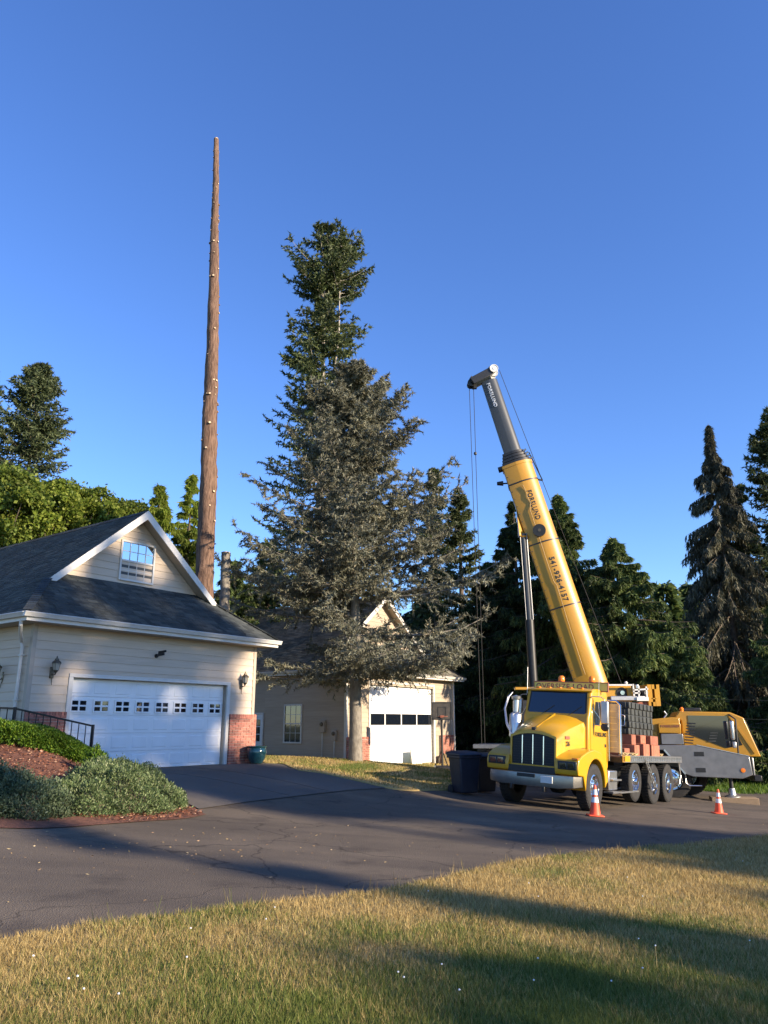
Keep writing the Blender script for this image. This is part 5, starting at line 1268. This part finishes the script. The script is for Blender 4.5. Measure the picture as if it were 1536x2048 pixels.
# engine cover with ribs, lockers, muffler
eh = MB().prism([(-.2, 1.52), (-.2, 2.18), (1.0, 2.28), (2.45, 2.42), (2.68, 2.40), (2.68, 1.52)], -.75, 1.2).build('engine_cover', 'yellow_crane', cr, bevel=.025)
for k in range(12):
    x = .15+k*.125; MB().box(x-.018, x+.018, -.775, -.745, 1.95, 2.19+.10*(x/1.6)).build('cover_rib', 'yellow_crane', eh)
MB().box(1.95, 2.66, -1.02, -.76, 1.90, 2.22).build('locker', 'yellow_crane', cr, bevel=.02)
text('FORSLUND', .11, W(2.02, -1.025, 2.09), Vector(W(3, 0, 0))-Vector(W(2, 0, 0)), (0, 0, 1), 'sign_frame', cr, world=cr, bold=.002)
MB().box(2.0, 2.70, -1.06, -.76, 1.54, 1.88).build('battery_box', 'grey_paint', cr, bevel=.015)
MB().box(-.1, 1.9, -.92, -.74, 1.54, 1.95).build('side_cover', 'yellow_crane', cr, bevel=.02)
MB().cyl((.25, -1.08, 1.80), (.95, -1.08, 1.80), .17, n=20).build('muffler', 'black_paint', cr, smooth=40)
MB().tube([(.9, -1.08, 1.82), (1.15, -1.1, 1.80), (1.35, -1.14, 1.70)], [.12, .10, .10], 14).build('exhaust_pipe', 'black_paint', cr, smooth=40)
MB().lathe([(.08, 0), (.11, .0), (.115, .03), (.08, .03)], 16, (1.36, -1.15, 1.67), 'x').build('exhaust_tip', 'bronze', cr)
MB().tube([(2.2, -.6, 2.4), (2.3, -.6, 2.52), (2.22, -.6, 2.62)], .03, 8).build('intake_stack', 'alu', cr, smooth=40)
# wheels
for x in (-3.4, -1.95, 1.55, 3.0):
    for s in (-1, 1):
        px_ = CM @ Vector((x, s*1.0, 0)); hz = float(H(px_.x, px_.y))-CO[2]
        if x == 3.0 and s == -1: x_ = 2.2
        else: x_ = x
        wheel(cr, (x_, s*1.0, hz+.62), .62, .42, s)
# outriggers: beams with jacks and floats
for xb in (-4.05, 3.62):
    MB().box(xb-.24, xb+.24, -1.36, 1.36, .72, 1.22 if xb < 0 else 1.1).build('outrigger_box', 'white_paint' if xb < 0 else 'grey_paint', cr, bevel=.015)
jk = CM @ Vector((4.02, -1.30, 0)); jz = float(H(jk.x, jk.y))-CO[2]
MB().cyl((4.02, -1.12, jz+.42), (4.02, -1.12, .62), .065, n=14).build('jack_rod', 'black_paint', cr, smooth=40)
MB().lathe([(.24, jz+.155), (.24, jz+.175), (.12, jz+.22), (.09, jz+.42), (0, jz+.42)], 20, (4.02, -1.12, 0)).build('float', 'alu_dull', cr, smooth=40)
MB().box(-4.25, -3.85, -2.6, -1.3, .80, 1.16).build('outrigger_beam', 'white_paint', cr, bevel=.02)
lj = CM @ Vector((-4.05, -2.5, 0)); lz = float(H(lj.x, lj.y))-CO[2]
MB().cyl((-4.05, -2.5, lz), (-4.05, -2.5, 1.2), .08, n=12).build('jack_leg', 'white_paint', cr, smooth=40)
MB().box(-4.9, -4.25, -2.7, -1.0, .86, 1.20).build('rear_beam', 'white_paint', cr, bevel=.03)
MB().box(-4.86, -4.26, -2.705, -2.65, .9, 1.0).build('beam_marking', 'black_paint', cr)
# turntable and superstructure
MB().cyl((0, 0, 1.45), (0, 0, 1.85), .75, n=32).build('turntable', 'black_paint', cr, smooth=40)
YB = 28.2
def bw(px, py, Y=YB): return aty(px, py, Y)
def sup(px0, px1, py0, py1, Y0, Y1, name, m_, par=cr, bev=.02):
    a = aty(px0, py1, Y0); b = aty(px1, py0, Y0)
    return MB().box(a[0], b[0], Y0, Y1, a[2], b[2]).build(name, m_, par, world=cr, bevel=bev)
sup(1185, 1262, 1372, 1475, 27.75, 27.95, 'side_plate', 'yellow_crane'); sup(1185, 1262, 1372, 1475, 28.55, 28.75, 'side_plate', 'yellow_crane')
sup(1195, 1300, 1430, 1480, 27.9, 28.6, 'turret_base', 'black_paint')
sup(1222, 1292, 1392, 1401, 27.55, 27.75, 'walkway', 'alu_dull'); sup(1222, 1300, 1404, 1414, 27.8, 28.7, 'winch_bed', 'sign_frame')
for px_ in (1241, 1262, 1288): 
    c = aty(px_, 1386, 27.9); MB().cyl((c[0], 27.72, c[2]), (c[0], 28.75, c[2]), .19 if px_ < 1280 else .14, n=22).build('winch_drum', 'black_paint', cr, smooth=40, world=cr)
    MB().cyl((c[0], 27.66, c[2]), (c[0], 27.74, c[2]), .075, n=16).build('drum_hub', 'chrome', cr, smooth=40, world=cr)
sup(1256, 1270, 1376, 1398, 27.62, 27.72, 'hydraulic_motor', 'yellow_crane')
fr = MB()
for (x0, x1, y0, y1) in ((1298, 1303, 1369, 1412), (1312, 1318, 1369, 1412), (1303, 1312, 1369, 1378), (1303, 1312, 1404, 1412), (1303, 1312, 1396, 1398)):
    a = aty(x0, y1, 27.7); b = aty(x1, y0, 27.7); fr.box(a[0], b[0], 27.7, 28.7, a[2], b[2])
fr.build('rear_frame', 'yellow_crane', cr, world=cr)
sup(1303, 1311, 1379, 1395, 27.9, 28.5, 'hose_drum', 'black_paint')
sup(1274, 1297, 1394, 1402, 27.5, 27.6, 'white_step', 'white_paint', bev=.01)
gr_ = MB()
for a, b in (((1266, 1368), (1268, 1392)), ((1277, 1372), (1278, 1394)), ((1292, 1373), (1294, 1394)), ((1266, 1380), (1296, 1378)), ((1215, 1370), (1266, 1370)), ((1266, 1386), (1280, 1386))): gr_.bar(aty(*a, 27.55), aty(*b, 27.55), .05)
gr_.build('guard_rail', 'white_paint', cr, world=cr)
sup(1272, 1277, 1369, 1377, 27.5, 27.6, 'valve_block', 'alu', bev=.01)
# boom
P0 = bw(1215, 1462); P1 = bw(1034, 930); P2 = bw(980, 768)
axd = (P1-bw(1183, 1369)); axd /= np.linalg.norm(axd); P0 = bw(1183, 1369)-axd*1.75
cdir = np.array([0, -1., 0]); cdir -= axd*(cdir@axd); cdir /= np.linalg.norm(cdir)
bdir = np.cross(cdir, axd); bdir = bdir if bdir[0] > 0 else -bdir
rot = R(12); bdir, cdir = bdir*math.cos(rot)+cdir*math.sin(rot), cdir*math.cos(rot)-bdir*math.sin(rot)
def bsec(c, k=1.0, hb=.57, hc=.45):
    pts = [(-hb, hc*.72), (-hb*.96, hc*.80), (-.06, hc)]+[(-.05+(hb+.05)*math.sin(t), hc*math.cos(t)) for t in np.linspace(.05, math.pi-.05, 17)]+[(-.06, -hc), (-hb*.96, -hc*.80), (-hb, -hc*.72)]
    return [c+bdir*b*k+cdir*q*k for b, q in pts]
def csurf(b, k=1.0, hb=.57, hc=.45):
    b = b/k
    return k*(hc*math.sqrt(max(0, 1-((b+.05)/(hb+.05))**2)) if b > -.05 else hc-(-.06-b)*hc*.2/.49)
MB().loft([bsec(P0), bsec(P1)]).build('boom_base_section', 'yellow_crane', cr, smooth=25, world=cr)
MB().loft([bsec(P1-axd*.05, .60), bsec(P2+axd*.1, .56)]).build('boom_inner_section', 'boom_dark', cr, smooth=25, world=cr)
for k in range(4):
    c = P1+axd*(.02+k*.13); MB().loft([bsec(c, .97-k*.075), bsec(c+axd*.10, .96-k*.075)]).build('section_collar', 'black_paint', cr, smooth=25, world=cr)
    MB().cyl(c+bdir*(.5-k*.04)+cdir*.2, c+bdir*(.64-k*.045)+cdir*.2+axd*.03, .035, n=10).build('collar_pin', 'alu', cr, world=cr)
MB().loft([bsec(P1-axd*.10, 1.045), bsec(P1+axd*.015, 1.045)]).build('boom_collar', 'yellow_crane', cr, smooth=25, world=cr)
blen = float(np.linalg.norm(P1-P0))
def on_boom(px, py):     # point on the boom axis nearest a photo pixel
    q = bw(px, py); return P0+axd*float((q-P0)@axd)
for py, cx_ in ((966, 1050), (1086, 1090), (1213, 1132)):
    c = on_boom(cx_, py); MB().loft([bsec(c-axd*.025, 1.035), bsec(c+axd*.025, 1.035)]).build('boom_band', 'black_paint', cr, smooth=25, world=cr)
def boom_text(body, size, px, py, b0, k=1.0, m_='black_paint', kw=1.0):
    q = on_boom(px, py); o = text(body, size, (0, 0, 0), (1, 0, 0), (0, 1, 0), m_, cr, bold=.005)
    inv = CM.inverted()
    for v in o.data.vertices:
        t, h, d = v.co
        b = b0+h; p = q-axd*t*kw+bdir*b+cdir*(csurf(b, k)+.006+d); v.co = inv @ Vector(p)
boom_text('FORSLUND', .27, 1056, 986, .0, kw=.80); boom_text('541-926-4157', .27, 1098, 1118, .0)
boom_text('FORSLUND', .19, 972, 772, -.12, .58, 'reflective')
# cable reel, hose line, work lamps, stow hooks
c = on_boom(1077, 1066)-bdir*.02; MB().cyl(c+cdir*.42, c+cdir*.56, .235, n=32).build('cable_reel', 'black_paint', cr, smooth=40, world=cr)
c2 = c; MB().cyl(c2+cdir*.56, c2+cdir*.57, .06, n=16).build('reel_hub', 'bronze', cr, world=cr)
pp = []
for px, py, b in ((1046, 976, -.06), (1051, 990, -.02), (1053, 1000, -.04), (1057, 1012, .0), (1062, 1025, -.10), (1075, 1062, -.10), (1096, 1120, -.12), (1108, 1165, -.12), (1110, 1175, -.06), (1134, 1240, -.10), (1166, 1350, -.12)):
    q = on_boom(px, py); pp.append(q+bdir*b+cdir*(csurf(b)+.02))
MB().tube(pp, .011, 6).build('hose_line', 'cardboard', cr, smooth=40, world=cr)
rv = MB()
for k in range(34):
    q = P0+axd*(1.2+k*.30)
    if float((q-P0)@axd) > blen-.4: break
    for b in (-.50,): rv.cyl(q+bdir*b+cdir*(csurf(b)-.01), q+bdir*b+cdir*(csurf(b)+.012), .022, n=6)
rv.build('rivets', 'bark_dark', cr, world=cr, kind='stuff')
q = on_boom(1012, 966); MB().tube([q-bdir*.55, q-bdir*.75+axd*.05], .03, 6).build('lamp_arm', 'black_paint', cr, world=cr)
MB().cyl(q-bdir*.72+axd*.05, q-bdir*.95+axd*.12, .10, .07, 12).build('work_lamp', 'black_paint', cr, world=cr, smooth=40)
q = on_boom(1010, 940); MB().obox(q-bdir*.62+axd*.1, bdir*.12, cdir*.2, axd*.06).build('wind_bracket', 'black_paint', cr, world=cr)
sh_ = MB(); q1 = P1+bdir*.62; t0 = bw(1066, 958)+cdir*.1; t1 = bw(1085, 962)+cdir*.1
sh_.bar(bw(1058, 905), t1, .04).bar(t1, t0, .05).bar(bw(1048, 900), t0, .03)
sh_.build('cable_strut', 'black_paint', cr, world=cr)
# boom head: two sheave blocks joined by a nose frame
hd = bw(985, 745); hn = bw(942, 768); dv = hn-hd; dv /= np.linalg.norm(dv); pv = np.cross(dv, [0, 1, 0]); pv /= np.linalg.norm(pv)
for s in (-1, 1):
    MB().obox((hd+hn)/2+np.array([0, s*.26, 0])+dv*.03, dv*.46, np.array([0, .03, 0]), pv*.16).build('head_plate', 'black_paint', cr, world=cr, bevel=.02)
MB().obox((hd+hn)/2+dv*.05-pv*.0, dv*.36, np.array([0, .22, 0]), pv*.13).build('head_block', 'black_paint', cr, world=cr, bevel=.03)
for k, (c, r_, m_) in enumerate(((hd-dv*.02+np.array([0, -.3, .02]), .165, 'white_paint'), (hd-dv*.07+np.array([0, .05, -.02]), .165, 'white_paint'), (hd+np.array([0, .3, 0]), .165, 'white_paint'), (hn+np.array([0, -.12, 0]), .15, 'black_paint'), (hn+np.array([0, .12, 0]), .15, 'black_paint'))):
    MB().lathe([(0, -.035), (r_*.3, -.045), (r_*.36, -.03), (r_*.8, -.02), (r_*.86, -.04), (r_, -.04), (r_*.92, 0), (r_, .04), (r_*.86, .04), (r_*.3, .04), (0, .04)], 28, c, 'y').build('sheave', m_, cr, world=cr, smooth=40)
for a in (hd+dv*.12, hn-dv*.05): MB().cyl(a+pv*-.2*np.sign(pv[2])*-1, a+np.array([0, 0, .32]), .02, n=6).build('rope_guard', 'black_paint', cr, world=cr)
MB().obox(hn+dv*-.18+np.array([0, -.05, -.2]), [.06, 0, 0], [0, .06, 0], [0, 0, .12]).build('limit_switch', 'black_paint', cr, world=cr)
# ropes: two falls to the stowed hook, one back along the boom to the winch
rp_ = MB(); lb = np.array(W(-4.3, -2.0, 1.5))
h0 = bw(938.5, 770); h1 = bw(947, 772)
def hang(p, zend, dx=0): return np.array([p[0]+dx, p[1], zend])
hk = hang((h0+h1)/2, .42)
rp_.tube([h0, hk+np.array([-.05, 0, .12])], .012, 5).tube([h1, hk+np.array([.06, 0, .12])], .012, 5)
w_ = aty(1247, 1378, 28.2); rp_.tube([hd+np.array([.28, 0, .1]), bw(1085, 962), w_], .012, 5); rp_.build('hoist_rope', 'rubber', cr, world=cr)
c = h1+(hk-h1)*.20; MB().lathe([(0, -.07), (.05, -.05), (.065, 0), (.05, .05), (0, .07)], 12, c).build('anti_block_weight', 'black_paint', cr, world=cr, smooth=40)
MB().lathe([(0, -.16), (.09, -.13), (.13, 0), (.09, .12), (0, .15)], 16, hk).build('hook_ball', 'black_paint', cr, world=cr, smooth=40)
MB().tube([hk+[0, 0, -.12], hk+[0, 0, -.3], hk+[.08, 0, -.4], hk+[.0, 0, -.46], hk+[-.08, 0, -.38]], .03, 8).build('hook', 'black_paint', cr, world=cr, smooth=40)
c = aty(1252, 1366, 28.2); MB().cyl(c-[0, 0, .12], c, .02, n=6).lathe([(0, -.06), (.05, -.04), (.06, 0), (.04, .05), (0, .06)], 12, c).build('anemometer', 'white_paint', cr, world=cr)
# lift cylinder
ca, cb_, cm_ = bw(1046, 1068, 28.0), bw(1070, 1420, 28.0), bw(1059, 1240, 28.0)
MB().cyl(cb_, cm_, .155, n=22).build('lift_cylinder', 'black_paint', cr, smooth=40, world=cr)
MB().cyl(cm_, ca, .115, n=22).build('cylinder_rod', 'boom_dark', cr, smooth=40, world=cr)
MB().cyl(cm_+[.11, -.12, 0], ca+[.11, -.12, 0], .02, n=8).cyl(cm_+[-.13, -.1, 0], ca+[-.13, -.1, 0], .012, n=8).build('cylinder_pipe', 'grey_paint', cr, smooth=40, world=cr)
for f in (.06, .2): q = cb_+(cm_-cb_)*f; MB().cyl(q, q+(cm_-cb_)*.05, .17, n=22).build('cylinder_band', 'alu_dull', cr, smooth=40, world=cr)
q = on_boom(1060, 1040); MB().prism([(0, 0), (1, 0), (1, 1)], 0, 1)
MB().add([ca+[-.16, -.15, -.1], ca+[.2, -.15, -.1], on_boom(1075, 1085)-bdir*.5+cdir*.2, on_boom(1050, 1000)-bdir*.5+cdir*.2, ca+[-.16, .15, -.1], ca+[.2, .15, -.1], on_boom(1075, 1085)-bdir*.5-cdir*.2, on_boom(1050, 1000)-bdir*.5-cdir*.2], [(3, 2, 1, 0), (4, 5, 6, 7), (0, 1, 5, 4), (1, 2, 6, 5), (2, 3, 7, 6), (3, 0, 4, 7)]).build('cylinder_bracket', 'yellow_crane', cr, world=cr)
# front jib platform left of the turret, behind the truck's mirror
sup(1035, 1185, 1400, 1480, 27.9, 28.6, 'turret_front', 'black_paint'); sup(1030, 1110, 1374, 1380, 27.8, 28.0, 'front_beam', 'yellow_crane')

# timber pad under the outrigger
jx, jy = jk.x, jk.y
e = empty('outrigger_pad', Matrix.Translation((W(4.02, -1.12, 0)[0], W(4.02, -1.12, 0)[1], float(H(*W(4.02, -1.12, 0)[:2]))-.0)) @ Matrix.Rotation(R(-14), 4, 'Z'), 'long squared timber pad under the crane outrigger foot', 'timber pad')
for k, yy in enumerate((-.17, .17)): MB().box(-.68, .72, yy-.16, yy+.16, -.05, .155).build('baulk', 'timber', e, bevel=.012)
e = empty('outrigger_pad', Matrix.Translation((lj.x, lj.y, float(H(lj.x, lj.y)))), 'timber pad under the white rear outrigger leg beside the bins', 'timber pad')
MB().box(-.3, .3, -.3, .3, -.05, .02).build('baulk', 'timber', e, bevel=.01)

# ------------------------------------------------------------ cones, bins, hoop, board
def cone(px, py, h, label):
    x, y = gp(px, py); z = float(H(x, y))-.003
    up = Vector((.065, 0, 1)).normalized(); M = Matrix.Translation((x, y, z)) @ Vector((0, 0, 1)).rotation_difference(up).to_matrix().to_4x4()
    e = empty('traffic_cone', M, label, 'traffic cone', 'traffic cones beside the truck')
    s = h/.71
    MB().box(-.19*s, .19*s, -.19*s, .19*s, 0, .035*s).build('base', 'cone', e, bevel=.02*s)
    rad = lambda t: (.135-.108*t)*s
    def band(a, b, m_, nm, o=0):
        zz = lambda t: (.03+t*.68)*s
        mb = MB().lathe([(rad(a)+o, zz(a)), (rad(b)+o, zz(b))], 28)
        return mb.build(nm, m_, e, smooth=60, fix=False)
    band(0, 1, 'cone', 'body'); band(.42, .60, 'reflective', 'reflective_band', .0025); band(.68, .86, 'reflective', 'reflective_band', .0025)
    MB().lathe([(rad(1), (.71)*s), (rad(1)*.7, .718*s), (rad(1)*.6, .70*s)], 20).build('tip', 'cone', e, smooth=50)
cone(1190, 1632, .66, 'orange traffic cone with two white bands by the truck front wheel')
cone(1438, 1627, .60, 'orange traffic cone with two white bands in front of the outrigger timber')
def wheelie(px, py, m_, label, rz, h=1.08):
    x, y = gp(px, py); e = empty('wheelie_bin', Matrix.Translation((x, y, float(H(x, y))-.004)) @ Matrix.Rotation(rz, 4, 'Z'), label, 'trash bin')
    s0, s1 = .25, .32
    MB().loft([[(-s0, -s0, .04), (s0, -s0, .04), (s0, s0, .04), (-s0, s0, .04)], [(-s1, -s1, h*.84), (s1, -s1, h*.84), (s1, s1, h*.84), (-s1, s1, h*.84)]]).build('body', m_, e, bevel=.04, seg=3)
    MB().box(-s1-.03, s1+.03, -s1-.03, s1+.03, h*.80, h*.87).build('rim', m_, e, bevel=.015)
    MB().loft([[(-s1-.04, -s1-.07, h*.87), (s1+.04, -s1-.07, h*.87), (s1+.04, s1+.06, h*.87), (-s1-.04, s1+.06, h*.87)], [(-s1-.03, -s1-.05, h*.91), (s1+.03, -s1-.05, h*.91), (s1+.03, s1+.05, h*.93), (-s1-.03, s1+.05, h*.93)], [(-s1*.8, -s1*.8, h*.945), (s1*.8, -s1*.8, h*.945), (s1*.8, s1*.8, h*.965), (-s1*.8, s1*.8, h*.965)]]).build('lid', m_, e, bevel=.012)
    MB().tube([(-.26, s1+.05, h*.86), (-.26, s1+.15, h*.88), (.26, s1+.15, h*.88), (.26, s1+.05, h*.86)], .018, 8).build('handle', m_, e, smooth=40)
    for s in (-1, 1): MB().lathe([(0, -.03), (.1, -.03), (.12, -.02), (.12, .02), (.1, .03), (0, .03)], 20, (s*.3, s0, .12), 'x').build('wheel', 'rubber', e, smooth=40)
    return e
wheelie(930, 1588, 'bin', 'dark navy wheelie bin at the grass edge beside the basketball hoop', R(25), 1.15)
wheelie(968, 1585, 'bin2', 'dark grey wheelie bin tucked beside the truck fender', R(18), 1.12)
# basketball hoop in front of the workshop
hx_, hy_ = float(ray(884, 1450)[0]*33.0), 33.0; hz = float(H(hx_, hy_))
e = empty('basketball_hoop', Matrix.Translation((hx_, hy_, hz)) @ Matrix.Rotation(R(4), 4, 'Z'), 'weathered basketball backboard on a dark pole in front of the workshop', 'basketball hoop')
zt = topz(884, 1404, 33.0)-hz; zb_ = topz(884, 1440, 33.0)-hz; hwid = .42
bb = MB().box(-hwid, hwid, -.03, .0, zb_, zt).build('backboard', 'backboard', e, bevel=.02)
fm = MB()
for a, b, c, d in ((-hwid, hwid, zt-.05, zt), (-hwid, hwid, zb_, zb_+.05), (-hwid, -hwid+.05, zb_+.05, zt-.05), (hwid-.05, hwid, zb_+.05, zt-.05)): fm.box(a, b, -.045, -.028, c, d)
for a, b, c, d in ((-.18, .18, zb_+.5, zb_+.53), (-.18, -.15, zb_+.15, zb_+.5), (.15, .18, zb_+.15, zb_+.5)): fm.box(a, b, -.038, -.03, c, d)
fm.build('board_frame', 'black_paint', bb)
rg = MB(); rg.tube([(.2*math.cos(a), -.28+.2*math.sin(a), zb_+.14) for a in np.linspace(0, 2*math.pi, 21)], .010, 6, False); rg.box(-.08, .08, -.1, -.03, zb_+.1, zb_+.18); rg.build('rim', 'sign_frame', e, smooth=40)
MB().cyl((0, .1, .0), (0, .1, zt-.2), .045, n=12).build('pole', 'black_paint', e, smooth=40)
MB().bar((0, .1, zb_+.25), (0, -.0, zb_+.25), .12, .3).build('bracket', 'black_paint', e)
MB().loft([[(-.35, -.2, 0), (.35, -.2, 0), (.35, .5, 0), (-.35, .5, 0)], [(-.3, -.12, .16), (.3, -.12, .16), (.3, .45, .16), (-.3, .45, .16)]]).build('base', 'black_paint', e, bevel=.03)
for s in (-1, 1): MB().bar((s*.28, .45, .1), (0, .12, .8), .03).build('brace', 'black_paint', e)
# small things against the workshop
bx_ = np.array(g2c(4.75, -.35)); e = empty('leaning_board', Matrix.Translation((bx_[0], bx_[1], float(H(*bx_))+.02)) @ Matrix.Rotation(ROTG, 4, 'Z') @ Matrix.Rotation(R(-9), 4, 'X'), 'pale blue framed board leaning on the white workshop door', 'board')
MB().box(-.36, .36, 0, .03, .04, .62).build('panel', 'blue_board', e)
MB().box(-.40, -.34, -.012, .035, 0, .66).box(.34, .40, -.012, .035, 0, .66).box(-.34, .34, -.01, .034, .6, .66).box(-.34, .34, -.01, .034, 0, .06).build('frame', 'trim', e, bevel=.005)
bx_ = np.array(g2c(7.05, -.5)); e = empty('cardboard_box', Matrix.Translation((bx_[0], bx_[1], float(H(*bx_))+.02)) @ Matrix.Rotation(ROTG+.3, 4, 'Z'), 'small yellow-brown cardboard box standing by the workshop pier', 'box')
MB().box(-.18, .18, -.15, .15, 0, .5).build('carton', 'cardboard', e, bevel=.006)
MB().box(-.181, .181, -.02, .02, .001, .503).build('tape', 'trim_tan', e)
# utility pole beyond the trees on the right and its slack wires
px_, py_ = 27.0, 30.5; e = empty('utility_pole', Matrix.Translation((px_, py_, float(H(px_, py_))-.3)), 'wooden utility pole off beyond the crane cab', 'utility pole')
MB().cyl((0, 0, 0), (0, 0, 9.3), .15, .11, 14).build('pole', 'bark_dark', e, smooth=40)
MB().box(-1.1, 1.1, -.05, .05, 8.7, 8.82).build('cross_arm', 'timber', e)
for x in (-1.0, -.4, .4, 1.0): MB().lathe([(.02, 8.82), (.04, 8.86), (.05, 8.92), (.03, 8.97), (0, 8.98)], 10, (x, 0, 0)).build('insulator', 'trim', e, smooth=40)
for k, (zz, y2, lab) in enumerate(((4.4, 35.4, 'upper thin service wire sagging from the pole into the trees'), (3.6, 35.0, 'lower thin service wire sagging from the pole into the trees'))):
    a = np.array([px_, py_, zz-.9]); b = np.array([13.0, y2, zz-1.5]); n = 16
    pts_ = [a+(b-a)*t+np.array([0, 0, -.5*4*t*(1-t)]) for t in np.linspace(0, 1, n)]
    w = empty('service_wire', Matrix.Translation(pts_[0]), lab, 'wire')
    MB().tube([p-pts_[0] for p in pts_], .006, 5).build('conductor', 'slab', w, smooth=40)
    MB().cyl((-.1, 0, 0), (.1, 0, 0), .03, n=8).build('clamp', 'alu_dull', w)
